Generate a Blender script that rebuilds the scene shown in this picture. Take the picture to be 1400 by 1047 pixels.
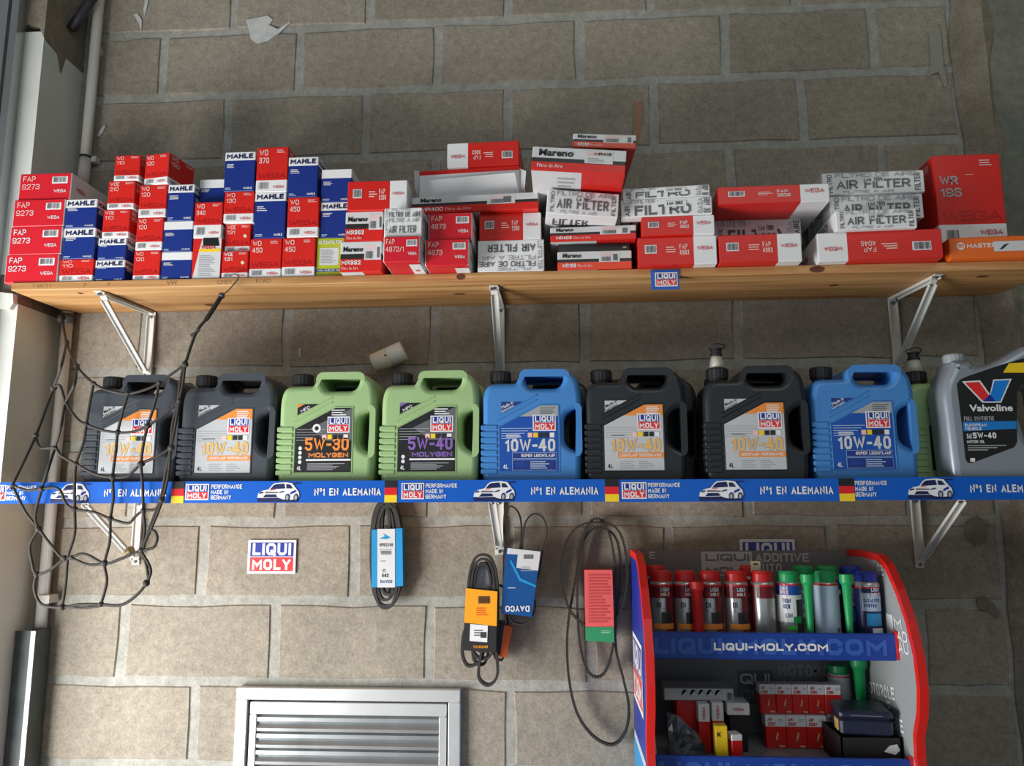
import bpy, bmesh, math, random
from mathutils import Vector, Matrix
random.seed(7)
for _o in list(bpy.data.objects): bpy.data.objects.remove(_o)
SC = bpy.context.scene
COL = SC.collection
PI = math.pi

# ------------------------------------------------------------------ camera
F = 1063.0
YAW, PIT, ROL = math.radians(-3.6), math.radians(8.93), math.radians(-.19)
CAM = Vector((1.3354, -2.0122, 1.55))
FW = Vector((math.sin(YAW)*math.cos(PIT), math.cos(YAW)*math.cos(PIT), math.sin(PIT)))
_r = Vector((math.cos(YAW), -math.sin(YAW), 0)); _u = _r.cross(FW)
RT = _r*math.cos(ROL) + _u*math.sin(ROL)
UP = _u*math.cos(ROL) - _r*math.sin(ROL)
cam_d = bpy.data.cameras.new('camera'); cam = bpy.data.objects.new('camera', cam_d); COL.objects.link(cam)
m = Matrix((RT, UP, -FW)).transposed().to_4x4(); m.translation = CAM
cam.matrix_world = m
cam_d.sensor_width = 36; cam_d.lens = F/1400*36; cam_d.clip_start = .02
SC.camera = cam
# a photograph pixel gives a direction; the plane it meets gives the distance
def ray(px, py): return FW + RT*((px-700)/F) - UP*((py-523.5)/F)
def aty(px, py, Y): d = ray(px, py); return CAM + d*((Y-CAM.y)/d.y)
def atz(px, py, Z): d = ray(px, py); return CAM + d*((Z-CAM.z)/d.z)
def atx(px, py, X): d = ray(px, py); return CAM + d*((X-CAM.x)/d.x)

# ------------------------------------------------------------------ light
W_ = bpy.data.worlds.new('daylight'); SC.world = W_; W_.use_nodes = True
bg = W_.node_tree.nodes['Background']; bg.inputs[0].default_value = (.80, .90, 1, 1); bg.inputs[1].default_value = .31
def area(name, loc, target, sx, sy, power, col):
    l = bpy.data.lights.new(name, 'AREA'); l.shape = 'RECTANGLE'; l.size = sx; l.size_y = sy; l.energy = power; l.color = col
    o = bpy.data.objects.new(name, l); COL.objects.link(o); o.location = loc
    o.rotation_euler = (Vector(target)-Vector(loc)).to_track_quat('-Z', 'Y').to_euler()
    return o
area('garage_door_daylight', (-.8, -1.25, .65), (.1, 0, .95), 1.3, 1.2, 84, (1, .985, .96))
area('overhead_fill', (2.1, -2.3, 3.5), (.9, -.1, 2.2), 2.0, 1.2, 13, (.94, 1, .92))  # soft overhead fill, added to lift the upper wall and pillar side; no fixture known
SC.view_settings.view_transform = 'Standard'; SC.view_settings.look = 'None'
SC.view_settings.gamma = 1; SC.view_settings.use_curve_mapping = False
SC.view_settings.exposure = 0.35

# ------------------------------------------------------------------ materials
MATS = {}
def mat(name, rgb, rough=.5, metal=0, spec=.5, noise=0, nscale=30, bump=0, bscale=80, alpha=None, trans=0, stretch=None):
    if name in MATS: return MATS[name]
    m = bpy.data.materials.new(name); m.use_nodes = True; MATS[name] = m
    nt = m.node_tree; b = nt.nodes['Principled BSDF']
    b.inputs['Base Color'].default_value = (*rgb, 1); b.inputs['Roughness'].default_value = rough
    b.inputs['Metallic'].default_value = metal; b.inputs['Specular IOR Level'].default_value = spec
    if trans: b.inputs['Transmission Weight'].default_value = trans
    if alpha is not None: b.inputs['Alpha'].default_value = alpha
    if noise or bump:
        tc = nt.nodes.new('ShaderNodeTexCoord'); mp = nt.nodes.new('ShaderNodeMapping')
        nt.links.new(tc.outputs['Object'], mp.inputs[0])
        if stretch: mp.inputs['Scale'].default_value = stretch
    if noise:
        n = nt.nodes.new('ShaderNodeTexNoise'); n.inputs['Scale'].default_value = nscale; n.inputs['Detail'].default_value = 5
        nt.links.new(mp.outputs[0], n.inputs['Vector'])
        r = nt.nodes.new('ShaderNodeValToRGB')
        r.color_ramp.elements[0].position = .3; r.color_ramp.elements[1].position = .7
        r.color_ramp.elements[0].color = (*[c*(1-noise) for c in rgb], 1); r.color_ramp.elements[1].color = (*[min(1, c*(1+noise)) for c in rgb], 1)
        nt.links.new(n.outputs['Fac'], r.inputs[0]); nt.links.new(r.outputs[0], b.inputs['Base Color'])
    if bump:
        n2 = nt.nodes.new('ShaderNodeTexNoise'); n2.inputs['Scale'].default_value = bscale; n2.inputs['Detail'].default_value = 6
        nt.links.new(mp.outputs[0], n2.inputs['Vector'])
        bp = nt.nodes.new('ShaderNodeBump'); bp.inputs['Strength'].default_value = bump; bp.inputs['Distance'].default_value = .004
        nt.links.new(n2.outputs['Fac'], bp.inputs['Height']); nt.links.new(bp.outputs[0], b.inputs['Normal'])
    return m
def srgb(r, g, b):
    f = lambda c: (c/255/12.92) if c <= 10 else ((c/255+.055)/1.055)**2.4
    return (f(r), f(g), f(b))
def masonry(name, base, mott, speck, rnd=.12, bump=.6):
    m = mat(name, base, .95, spec=.15)
    nt = m.node_tree; b = nt.nodes['Principled BSDF']
    geo = nt.nodes.new('ShaderNodeNewGeometry')
    n1 = nt.nodes.new('ShaderNodeTexNoise'); n1.inputs['Scale'].default_value = 5; n1.inputs['Detail'].default_value = 4; n1.inputs['Roughness'].default_value = .65
    n2 = nt.nodes.new('ShaderNodeTexNoise'); n2.inputs['Scale'].default_value = 170; n2.inputs['Detail'].default_value = 3
    n3 = nt.nodes.new('ShaderNodeTexNoise'); n3.inputs['Scale'].default_value = 45; n3.inputs['Detail'].default_value = 6; n3.inputs['Roughness'].default_value = .7
    for n in (n1, n2, n3): nt.links.new(geo.outputs['Position'], n.inputs['Vector'])
    r1 = nt.nodes.new('ShaderNodeValToRGB'); r1.color_ramp.elements[0].position = .32; r1.color_ramp.elements[1].position = .68
    r1.color_ramp.elements[0].color = (*base, 1); r1.color_ramp.elements[1].color = (*mott, 1)
    nt.links.new(n1.outputs['Fac'], r1.inputs[0])
    r2 = nt.nodes.new('ShaderNodeValToRGB'); r2.color_ramp.elements[0].position = .3; r2.color_ramp.elements[1].position = .62
    r2.color_ramp.elements[0].color = (*speck, 1); r2.color_ramp.elements[1].color = (1, 1, 1, 1)
    nt.links.new(n2.outputs['Fac'], r2.inputs[0])
    mx = nt.nodes.new('ShaderNodeMix'); mx.data_type = 'RGBA'; mx.blend_type = 'MULTIPLY'; mx.inputs[0].default_value = .55
    nt.links.new(r1.outputs[0], mx.inputs[6]); nt.links.new(r2.outputs[0], mx.inputs[7])
    r3 = nt.nodes.new('ShaderNodeValToRGB'); r3.color_ramp.elements[0].position = .35; r3.color_ramp.elements[1].position = .65
    r3.color_ramp.elements[0].color = (.82, .82, .82, 1); r3.color_ramp.elements[1].color = (1.1, 1.1, 1.1, 1)
    nt.links.new(n3.outputs['Fac'], r3.inputs[0])
    mx3 = nt.nodes.new('ShaderNodeMix'); mx3.data_type = 'RGBA'; mx3.blend_type = 'MULTIPLY'; mx3.inputs[0].default_value = 1
    nt.links.new(mx.outputs[2], mx3.inputs[6]); nt.links.new(r3.outputs[0], mx3.inputs[7])
    oi = nt.nodes.new('ShaderNodeObjectInfo'); mr = nt.nodes.new('ShaderNodeMapRange'); mr.inputs[3].default_value = 1-rnd; mr.inputs[4].default_value = 1+rnd
    nt.links.new(oi.outputs['Random'], mr.inputs[0])
    mx2 = nt.nodes.new('ShaderNodeMix'); mx2.data_type = 'RGBA'; mx2.blend_type = 'MULTIPLY'; mx2.inputs[0].default_value = 1
    nt.links.new(mx3.outputs[2], mx2.inputs[6]); nt.links.new(mr.outputs[0], mx2.inputs[7]); nt.links.new(mx2.outputs[2], b.inputs['Base Color'])
    bp = nt.nodes.new('ShaderNodeBump'); bp.inputs['Strength'].default_value = bump; bp.inputs['Distance'].default_value = .003
    nt.links.new(n3.outputs['Fac'], bp.inputs['Height']); nt.links.new(bp.outputs[0], b.inputs['Normal'])
    return m
M_BLOCK = masonry('concrete_block', srgb(146, 139, 127), srgb(162, 154, 141), (.62, .6, .56), .07)
M_MORTAR = masonry('mortar', srgb(152, 151, 144), srgb(172, 171, 164), (.7, .7, .7), 0, .8)
M_PLASTER = masonry('grey_plaster', srgb(118, 120, 112), srgb(140, 140, 130), (.75, .75, .72), 0, .5)
M_RAW = masonry('raw_render', srgb(124, 116, 104), srgb(146, 138, 124), (.6, .58, .55), 0, 1)
M_WHITEWALL = mat('white_wall_paint', srgb(205, 208, 202), .7, noise=.05, nscale=9, bump=.3, bscale=30)
M_CEIL = mat('ceiling_paint', (.25, .25, .25), .9, noise=.1)
M_FLOOR = mat('cement_floor', (.32, .31, .295), .8, noise=.15, nscale=4)
def wood():
    m = mat('pine', (.6, .4, .2), .55)
    nt = m.node_tree; b = nt.nodes['Principled BSDF']
    tc = nt.nodes.new('ShaderNodeTexCoord'); mp = nt.nodes.new('ShaderNodeMapping'); mp.inputs['Scale'].default_value = (.9, 16, 22)
    nt.links.new(tc.outputs['Object'], mp.inputs[0])
    n = nt.nodes.new('ShaderNodeTexNoise'); n.inputs['Scale'].default_value = 2.2; n.inputs['Detail'].default_value = 5; n.inputs['Distortion'].default_value = .5
    nt.links.new(mp.outputs[0], n.inputs['Vector'])
    r = nt.nodes.new('ShaderNodeValToRGB'); e = r.color_ramp.elements
    e[0].position = .3; e[0].color = (*srgb(150, 102, 56), 1); e[1].position = .7; e[1].color = (*srgb(206, 164, 112), 1)
    x = r.color_ramp.elements.new(.5); x.color = (*srgb(184, 136, 84), 1)
    nt.links.new(n.outputs['Fac'], r.inputs[0]); nt.links.new(r.outputs[0], b.inputs['Base Color'])
    return m
M_PINE = wood()
M_KNOT = mat('pine_knot', srgb(96, 48, 30), .6, noise=.3, nscale=60)
M_RED = mat('red_card', srgb(206, 38, 32), .33, spec=.35, noise=.04, nscale=12)
M_RED2 = mat('crimson_card', srgb(208, 34, 48), .32, spec=.35, noise=.04, nscale=12)
M_DRED = mat('dark_red_print', srgb(160, 22, 22), .35)
M_PINK = mat('pale_pink_print', srgb(238, 190, 184), .35)
M_WHITE = mat('white_card', srgb(226, 226, 228), .38, noise=.02, nscale=10)
M_OFFW = mat('grey_white_card', srgb(205, 206, 208), .45, noise=.03, nscale=14)
M_NAVY = mat('navy_card', srgb(28, 50, 128), .33, spec=.35, noise=.05, nscale=12)
M_INK = mat('navy_ink', srgb(22, 32, 82), .35)
M_BLACK = mat('black_print', srgb(26, 26, 28), .4)
M_CHAR = mat('charcoal_card', srgb(40, 38, 40), .4)
M_ORANGE = mat('orange_red_card', srgb(222, 66, 36), .35, noise=.04)
M_ORG2 = mat('orange_card', srgb(228, 104, 30), .35, noise=.04)
M_YELLOW = mat('yellow_print', srgb(240, 202, 30), .4)
M_LIME = mat('lime_card', srgb(176, 186, 40), .4, noise=.05)
M_GREY1 = mat('grey_print', srgb(96, 98, 102), .4)
M_GREY2 = mat('pale_grey_print', srgb(160, 162, 166), .4)
M_RINK = mat('red_ink', srgb(200, 30, 40), .4)
M_BLUEP = mat('strip_blue', srgb(6, 88, 188), .3)
M_LOGOB = mat('logo_blue', srgb(24, 46, 150), .3)
M_LOGOR = mat('logo_red', srgb(222, 44, 48), .3)
M_FLAGR = mat('flag_red', srgb(214, 30, 34), .3)
M_STEELW = mat('white_enamel_steel', srgb(214, 214, 210), .35, noise=.04, nscale=20)
M_STEEL = mat('galvanised_steel', srgb(176, 180, 182), .32, .85, noise=.1, nscale=14, stretch=(1, 1, .2))
M_DSTEEL = mat('dark_steel', srgb(92, 98, 98), .5, .6, noise=.2, nscale=20)
M_SCREW = mat('screw_metal', srgb(120, 118, 112), .4, .9)
M_HOLE = mat('dark_hole', srgb(24, 22, 20), .9)
M_PVC = mat('grey_pvc', srgb(192, 190, 184), .5, noise=.04)
M_CREAM = mat('cream_plastic', srgb(222, 214, 194), .45, noise=.03)
M_RUB = mat('rubber', srgb(38, 37, 36), .6, noise=.15, nscale=60)
M_CORD = mat('net_cord', srgb(54, 50, 46), .75, noise=.25, nscale=200)
M_JBLK = mat('black_plastic', srgb(34, 37, 40), .36, noise=.06, nscale=20)
M_JGRY = mat('graphite_plastic', srgb(62, 67, 74), .38, noise=.04, nscale=20)
M_JGRN = mat('light_green_plastic', srgb(152, 182, 128), .36, noise=.03, nscale=20)
M_JBLU = mat('blue_plastic', srgb(66, 130, 198), .36, noise=.03, nscale=20)
M_CAP = mat('black_cap', srgb(28, 29, 31), .45)
M_SILV = mat('silver_plastic', srgb(150, 158, 168), .33, .35, noise=.03, nscale=20)
M_LABS = mat('silver_label', srgb(196, 198, 200), .32, .15)
M_LABO = mat('label_orange', srgb(232, 138, 58), .4)
M_LABG = mat('gold_ink', srgb(226, 178, 104), .4)
M_LABP = mat('purple_ink', srgb(132, 96, 176), .4)
M_LABB = mat('label_blue', srgb(24, 78, 168), .35)
M_LABB2 = mat('label_deep_blue', srgb(30, 52, 130), .35)
M_CLEAR = mat('clear_plastic', (.85, .84, .78), .15, alpha=.45)
M_CANRED = mat('can_red', srgb(196, 28, 30), .35)
M_CANMET = mat('can_silver', srgb(188, 190, 192), .28, .7)
M_MAROON = mat('can_maroon', srgb(110, 22, 30), .35)
M_CGREEN = mat('cap_green', srgb(20, 150, 84), .4)
M_CBLUE = mat('cap_blue', srgb(28, 50, 150), .4)
M_PBLUE = mat('pale_blue_label', srgb(176, 196, 218), .4)
M_DISB = mat('display_blue', srgb(22, 62, 150), .4, noise=.14, nscale=420)
M_DISB2 = mat('display_blue_print', srgb(52, 92, 176), .4)
M_DISG = mat('display_grey', srgb(150, 154, 156), .45)
M_DISGD = mat('display_dark_grey', srgb(128, 130, 134), .5)
M_DISGL = mat('display_pale_print', srgb(204, 206, 208), .45)
M_DISR = mat('display_red', srgb(214, 34, 28), .35)
M_GREENP = mat('green_paper', srgb(40, 140, 90), .6)
M_REDP = mat('pink_red_paper', srgb(224, 92, 88), .6, noise=.06, nscale=60)
M_SKY = mat('bright_blue_sleeve', srgb(30, 140, 200), .35)
M_DAY = mat('deep_blue_sleeve', srgb(16, 76, 138), .3)
M_CONT = mat('amber_sleeve', srgb(240, 160, 26), .4)
M_CASE = mat('navy_case', srgb(28, 34, 56), .4)
M_BLKCARD = mat('black_card', srgb(30, 26, 28), .6)  # plain near-black card for the low open box and the dark box

# ------------------------------------------------------------------ mesh helpers
class MB:
    def __init__(s): s.v = []; s.f = []; s.m = []; s.mats = []
    def mi(s, m):
        if m not in s.mats: s.mats.append(m)
        return s.mats.index(m)
    def face(s, idx, m): s.f.append(tuple(idx)); s.m.append(s.mi(m))
    def add(s, vs, fs, m):
        o = len(s.v); s.v += [tuple(p) for p in vs]
        for q in fs: s.face([i+o for i in q], m)
    def box(s, lo, hi, m, xf=None):
        x0, y0, z0 = lo; x1, y1, z1 = hi
        vs = [Vector(p) for p in ((x0,y0,z0),(x1,y0,z0),(x1,y1,z0),(x0,y1,z0),(x0,y0,z1),(x1,y0,z1),(x1,y1,z1),(x0,y1,z1))]
        if xf: vs = [xf @ p for p in vs]
        s.add(vs, [(0,3,2,1),(4,5,6,7),(0,1,5,4),(1,2,6,5),(2,3,7,6),(3,0,4,7)], m)
    def cbox(s, lo, hi, m, c=.002, xf=None):      # box with chamfered edges, length along the largest side
        x0, y0, z0 = lo; x1, y1, z1 = hi
        vs = []
        for z, k in ((z0, c), (z0+c, 0), (z1-c, 0), (z1, c)):
            a, b, d, e = x0+k, x1-k, y0+k, y1-k
            vs += [(a+c-k*0,d,z),(b-c,d,z),(b,d+c,z),(b,e-c,z),(b-c,e,z),(a+c,e,z),(a,e-c,z),(a,d+c,z)]
        vs = [Vector(p) for p in vs]
        if xf: vs = [xf @ p for p in vs]
        fs = [tuple(range(7, -1, -1)), tuple(range(24, 32))]
        for k in range(3):
            for i in range(8): fs.append((k*8+i, k*8+(i+1) % 8, k*8+8+(i+1) % 8, k*8+8+i))
        s.add(vs, fs, m)
    def prism(s, pts, y0, y1, m, xf=None):        # polygon in x,z extruded along y
        n = len(pts)
        vs = [Vector((p[0], y0, p[1])) for p in pts]+[Vector((p[0], y1, p[1])) for p in pts]
        if xf: vs = [xf @ p for p in vs]
        s.add(vs, [tuple(range(n)), tuple(range(2*n-1, n-1, -1))]+[(i, i+n, (i+1) % n+n, (i+1) % n) for i in range(n)], m)
    def lathe(s, prof, m, loc=(0,0,0), n=20, xf=None, wob=None):
        o = []
        for r, z in prof:
            for i in range(n):
                a = 2*PI*i/n; rr = r if not wob else r*(1+wob*((i % 2)*2-1))
                p = Vector((rr*math.cos(a), rr*math.sin(a), z))
                if xf: p = xf @ p
                o.append(p+Vector(loc))
        fs = []
        for k in range(len(prof)-1):
            for i in range(n): fs.append((k*n+i, k*n+(i+1) % n, k*n+n+(i+1) % n, k*n+n+i))
        fs.append(tuple(range(n-1, -1, -1))); L = (len(prof)-1)*n; fs.append(tuple(range(L, L+n)))
        s.add(o, fs, m)
    def tube(s, pts, r, m, n=6, closed=False, cap=True):
        pts = [Vector(p) for p in pts]; N = len(pts); vs = []; nrm = None
        for i, p in enumerate(pts):
            if closed: t = pts[(i+1) % N]-pts[i-1]
            else: t = pts[min(i+1, N-1)]-pts[max(i-1, 0)]
            if t.length < 1e-9: t = Vector((0, 0, 1))
            t.normalize()
            if nrm is None:
                nrm = t.orthogonal().normalized()
            else:
                nrm = (nrm-t*nrm.dot(t)); nrm = nrm.normalized() if nrm.length > 1e-6 else t.orthogonal().normalized()
            b = t.cross(nrm); rr = r[i] if isinstance(r, (list, tuple)) else r
            for k in range(n):
                a = 2*PI*k/n; vs.append(p+nrm*(math.cos(a)*rr)+b*(math.sin(a)*rr))
        fs = []
        for i in range(N if closed else N-1):
            j = (i+1) % N
            for k in range(n): fs.append((i*n+k, i*n+(k+1) % n, j*n+(k+1) % n, j*n+k))
        if not closed and cap: fs += [tuple(range(n-1, -1, -1)), tuple(range((N-1)*n, N*n))]
        s.add(vs, fs, m)
    def strap(s, pts, w, t, m, closed=True, teeth=0):   # belt: width w along y, thickness t in the x,z plane
        pts = [Vector(p) for p in pts]; N = len(pts); vs = []
        for i, p in enumerate(pts):
            a = pts[(i+1) % N] if closed or i < N-1 else pts[i]; b = pts[i-1] if closed or i > 0 else pts[i]
            d = a-b; d.y = 0
            if d.length < 1e-9: d = Vector((0,0,1))
            d.normalize(); n = Vector((-d.z, 0, d.x))
            for sy, sn in ((-1,-1),(1,-1),(1,1),(-1,1)): vs.append(p+Vector((0, sy*w/2, 0))+n*(sn*t/2))
        fs = []
        for i in range(N if closed else N-1):
            j = (i+1) % N
            for k in range(4): fs.append((i*4+k, i*4+(k+1) % 4, j*4+(k+1) % 4, j*4+k))
        if not closed: fs += [(3,2,1,0), tuple(range((N-1)*4, N*4))]
        s.add(vs, fs, m)
        if teeth:
            acc = 0
            for i in range(N):
                a, b = pts[i], pts[(i+1) % N]; L = (b-a).length
                if L < 1e-6: continue
                d = (b-a)/L; n = Vector((-d.z, 0, d.x)).normalized()
                while acc < L:
                    c = a+d*acc+n*(t/2+.0011)
                    X = Matrix((d, Vector((0,1,0)), n)).transposed().to_4x4(); X.translation = c
                    s.box((-.0017, -w/2, -.0013), (.0017, w/2, .0013), m, X); acc += teeth
                acc -= L
    def mesh(s, name, smooth=False):
        me = bpy.data.meshes.new(name); me.from_pydata(s.v, [], s.f)
        for m in s.mats: me.materials.append(m)
        me.polygons.foreach_set('material_index', s.m)
        if smooth: me.polygons.foreach_set('use_smooth', [True]*len(s.f))
        me.update(); return me
    def build(s, name, parent=None, smooth=False):
        return put(name, s.mesh(name, smooth), parent)
def put(name, me, parent=None):
    o = bpy.data.objects.new(name, me); COL.objects.link(o)
    if parent: o.parent = parent
    return o
def tag(o, label, cat, group=None):
    o['label'] = label; o['category'] = cat
    if group: o['group'] = group
    return o
def thing(name, label, cat, loc=(0,0,0), rotz=0, group=None, rot=None):
    o = bpy.data.objects.new(name, None); COL.objects.link(o); o.empty_display_size = .05
    o.location = loc; o.rotation_euler = rot if rot else (0, 0, rotz)
    return tag(o, label, cat, group)
def struct(o): o['kind'] = 'structure'; return o
def recalc(me):
    b = bmesh.new(); b.from_mesh(me); bmesh.ops.recalc_face_normals(b, faces=b.faces); b.to_mesh(me); b.free()
def smooth_path(pts, closed=False, k=6):
    pts = [Vector(p) for p in pts]; N = len(pts); out = []
    for i in range(N if closed else N-1):
        p0 = pts[i-1] if closed or i > 0 else pts[i]; p1 = pts[i]; p2 = pts[(i+1) % N]; p3 = pts[(i+2) % N] if closed or i+2 < N else p2
        for j in range(k):
            t = j/k
            out.append(.5*((2*p1)+(p2-p0)*t+(2*p0-5*p1+4*p2-p3)*t*t+(3*p1-p0-3*p2+p3)*t**3))
    if not closed: out.append(pts[-1])
    return out

# ------------------------------------------------------------------ lettering and flat print
_TX = {}
def glyphs(s, bold):
    k = (s, bold)
    if k in _TX: return _TX[k]
    c = bpy.data.curves.new('t', 'FONT'); c.body = s; c.size = 1; c.resolution_u = 2; c.offset = bold; c.fill_mode = 'FRONT' if hasattr(c, 'fill_mode') else c.fill_mode
    o = bpy.data.objects.new('t', c); me = bpy.data.meshes.new_from_object(o)
    v = [(p.co.x, p.co.y) for p in me.vertices]; f = [tuple(p.vertices) for p in me.polygons]
    bpy.data.objects.remove(o); bpy.data.curves.remove(c); bpy.data.meshes.remove(me)
    if v:
        x0 = min(p[0] for p in v); x1 = max(p[0] for p in v)
        y0 = min(p[1] for p in v); y1 = max(p[1] for p in v)
        v = [(p[0]-x0, p[1]-y0) for p in v]; _TX[k] = (v, f, x1-x0, y1-y0)
    else: _TX[k] = ([], [], 1, 1)
    return _TX[k]
_O = [(.24,0),(.76,0),(1,.2),(1,.8),(.76,1),(.24,1),(0,.8),(0,.2),(.24,0)]
_G = {
 'A': (.8, [[(0,0),(.5,1),(1,0)],[(.2,.3),(.8,.3)]]), 'B': (.72, [[(0,0),(0,1),(.7,1),(.95,.86),(.95,.66),(.7,.53),(0,.53)],[(.7,.53),(1,.4),(1,.16),(.74,0),(0,0)]]),
 'C': (.72, [[(1,.75),(1,.8),(.76,1),(.24,1),(0,.8),(0,.2),(.24,0),(.76,0),(1,.2),(1,.25)]]), 'D': (.75, [[(0,0),(0,1),(.7,1),(1,.78),(1,.22),(.7,0),(0,0)]]),
 'E': (.64, [[(1,0),(0,0),(0,1),(1,1)],[(0,.52),(.85,.52)]]), 'F': (.62, [[(0,0),(0,1),(1,1)],[(0,.5),(.85,.5)]]),
 'G': (.75, [[(1,.78),(.76,1),(.24,1),(0,.8),(0,.2),(.24,0),(.76,0),(1,.2),(1,.46),(.55,.46)]]), 'H': (.75, [[(0,0),(0,1)],[(1,0),(1,1)],[(0,.52),(1,.52)]]),
 'I': (0, [[(0,0),(0,1)]]), 'J': (.6, [[(0,.2),(.24,0),(.76,0),(1,.2),(1,1)]]), 'K': (.75, [[(0,0),(0,1)],[(1,1),(.05,.45)],[(.35,.6),(1,0)]]), 'L': (.6, [[(0,1),(0,0),(1,0)]]),
 'M': (.95, [[(0,0),(0,1),(.5,.35),(1,1),(1,0)]]), 'N': (.78, [[(0,0),(0,1),(1,0),(1,1)]]), 'O': (.78, [_O]), 'P': (.7, [[(0,0),(0,1),(.72,1),(1,.84),(1,.56),(.72,.42),(0,.42)]]),
 'Q': (.78, [_O, [(.6,.3),(1,-.08)]]), 'R': (.72, [[(0,0),(0,1),(.72,1),(1,.84),(1,.6),(.72,.46),(0,.46)],[(.55,.46),(1,0)]]),
 'S': (.7, [[(1,.8),(.76,1),(.24,1),(0,.82),(0,.68),(.24,.54),(.76,.48),(1,.34),(1,.18),(.76,0),(.24,0),(0,.2)]]), 'T': (.7, [[(0,1),(1,1)],[(.5,1),(.5,0)]]),
 'U': (.75, [[(0,1),(0,.2),(.24,0),(.76,0),(1,.2),(1,1)]]), 'V': (.8, [[(0,1),(.5,0),(1,1)]]), 'W': (1.1, [[(0,1),(.26,0),(.5,.8),(.74,0),(1,1)]]), 'X': (.75, [[(0,0),(1,1)],[(0,1),(1,0)]]),
 'Y': (.75, [[(0,1),(.5,.45),(1,1)],[(.5,.45),(.5,0)]]), 'Z': (.7, [[(0,1),(1,1),(0,0),(1,0)]]),
 '0': (.62, [_O]), '1': (.26, [[(0,.78),(.9,1),(.9,0)]]), '2': (.62, [[(0,.78),(.24,1),(.76,1),(1,.8),(1,.6),(0,0),(1,0)]]), '3': (.62, [[(0,.84),(.24,1),(.76,1),(1,.84),(1,.66),(.76,.53),(.35,.53)],[(.76,.53),(1,.38),(1,.18),(.76,0),(.24,0),(0,.18)]]),
 '4': (.66, [[(.74,0),(.74,1)],[(.6,1),(0,.3),(1,.3)]]), '5': (.62, [[(1,1),(0,1),(0,.58),(.76,.58),(1,.42),(1,.18),(.76,0),(.24,0),(0,.14)]]), '6': (.62, [[(1,.86),(.76,1),(.24,1),(0,.8),(0,.2),(.24,0),(.76,0),(1,.18),(1,.4),(.76,.56),(.1,.56)]]),
 '7': (.6, [[(0,1),(1,1),(.35,0)]]), '8': (.62, [[(.26,.53),(.02,.68),(.02,.86),(.26,1),(.74,1),(.98,.86),(.98,.68),(.74,.53),(.26,.53)],[(.26,.53),(0,.38),(0,.16),(.24,0),(.76,0),(1,.16),(1,.38),(.74,.53)]]), '9': (.62, [[(0,.14),(.24,0),(.76,0),(1,.2),(1,.8),(.76,1),(.24,1),(0,.82),(0,.6),(.24,.44),(.9,.44)]]),
 '-': (.34, [[(0,.45),(1,.45)]]), '.': (0, [[(0,0),(0,.06)]]), '/': (.4, [[(0,0),(1,1)]]), '\u00b0': (.2, [[(0,.66),(1,.66),(1,1),(0,1),(0,.66)]]), ' ': (.3, []), '\u2022': (0, [[(0,.4),(0,.55)]]), '\u00d6': (.78, [[(a,b*.8) for a,b in _O], [(.25,1.0),(.25,1.08)], [(.75,1.0),(.75,1.08)]]),
}
def block_text(s, w, h, wt):
    """heavy block capitals drawn as strokes; returns vertices and quads inside w x h"""
    gap = wt*.62; nat = sum(_G[c][0] for c in s); k = len(s)
    if w is None: w = nat*(h-wt)*.95+k*wt+(k-1)*gap
    fix = k*wt+(k-1)*gap
    if fix > w*.5: f_ = max(w*.5/fix, .6); wt *= f_; gap *= f_; fix *= f_
    if fix > w*.8: f_ = w*.8/fix; wt *= f_; gap *= f_; fix *= f_
    unit = (w-fix)/max(nat, .01) if nat else 0
    V = []; Fc = []; x = 0; e = wt/2
    for c in s:
        gw, st = _G[c]; cw = gw*unit
        for pl in st:
            p = [Vector((x+e+a*cw, e+b*(h-wt))) for a, b in pl]; n = len(p); closed = (p[0]-p[-1]).length < 1e-9 and n > 2
            if closed: p = p[:-1]; n -= 1
            L = []; R = []
            for i in range(n):
                d0 = (p[i]-p[i-1]) if (closed or i > 0) else (p[1]-p[0]); d1 = (p[(i+1) % n]-p[i]) if (closed or i < n-1) else (p[-1]-p[-2])
                d0 = d0.normalized(); d1 = d1.normalized(); n0 = Vector((-d0.y, d0.x)); n1 = Vector((-d1.y, d1.x)); m_ = (n0+n1)
                m_ = m_.normalized() if m_.length > 1e-6 else n0
                k_ = e/max(.5, m_.dot(n0)); q = p[i].copy()
                if not closed and i == 0: q -= d0*e
                if not closed and i == n-1: q += d1*e
                L.append(q+m_*k_); R.append(q-m_*k_)
            o = len(V)
            for a, b in zip(L, R):
                for q in (a, b): V.append((q.x, min(max(q.y, -.1*h if c == 'Q' else 0), h*1.12 if c == '\u00d6' else h), st.index(pl)*.3))
            for i in range(n if closed else n-1): j = (i+1) % n; Fc.append((o+2*i+1, o+2*j+1, o+2*j, o+2*i))
        x += cw+wt+gap
    return V, Fc, w
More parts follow.
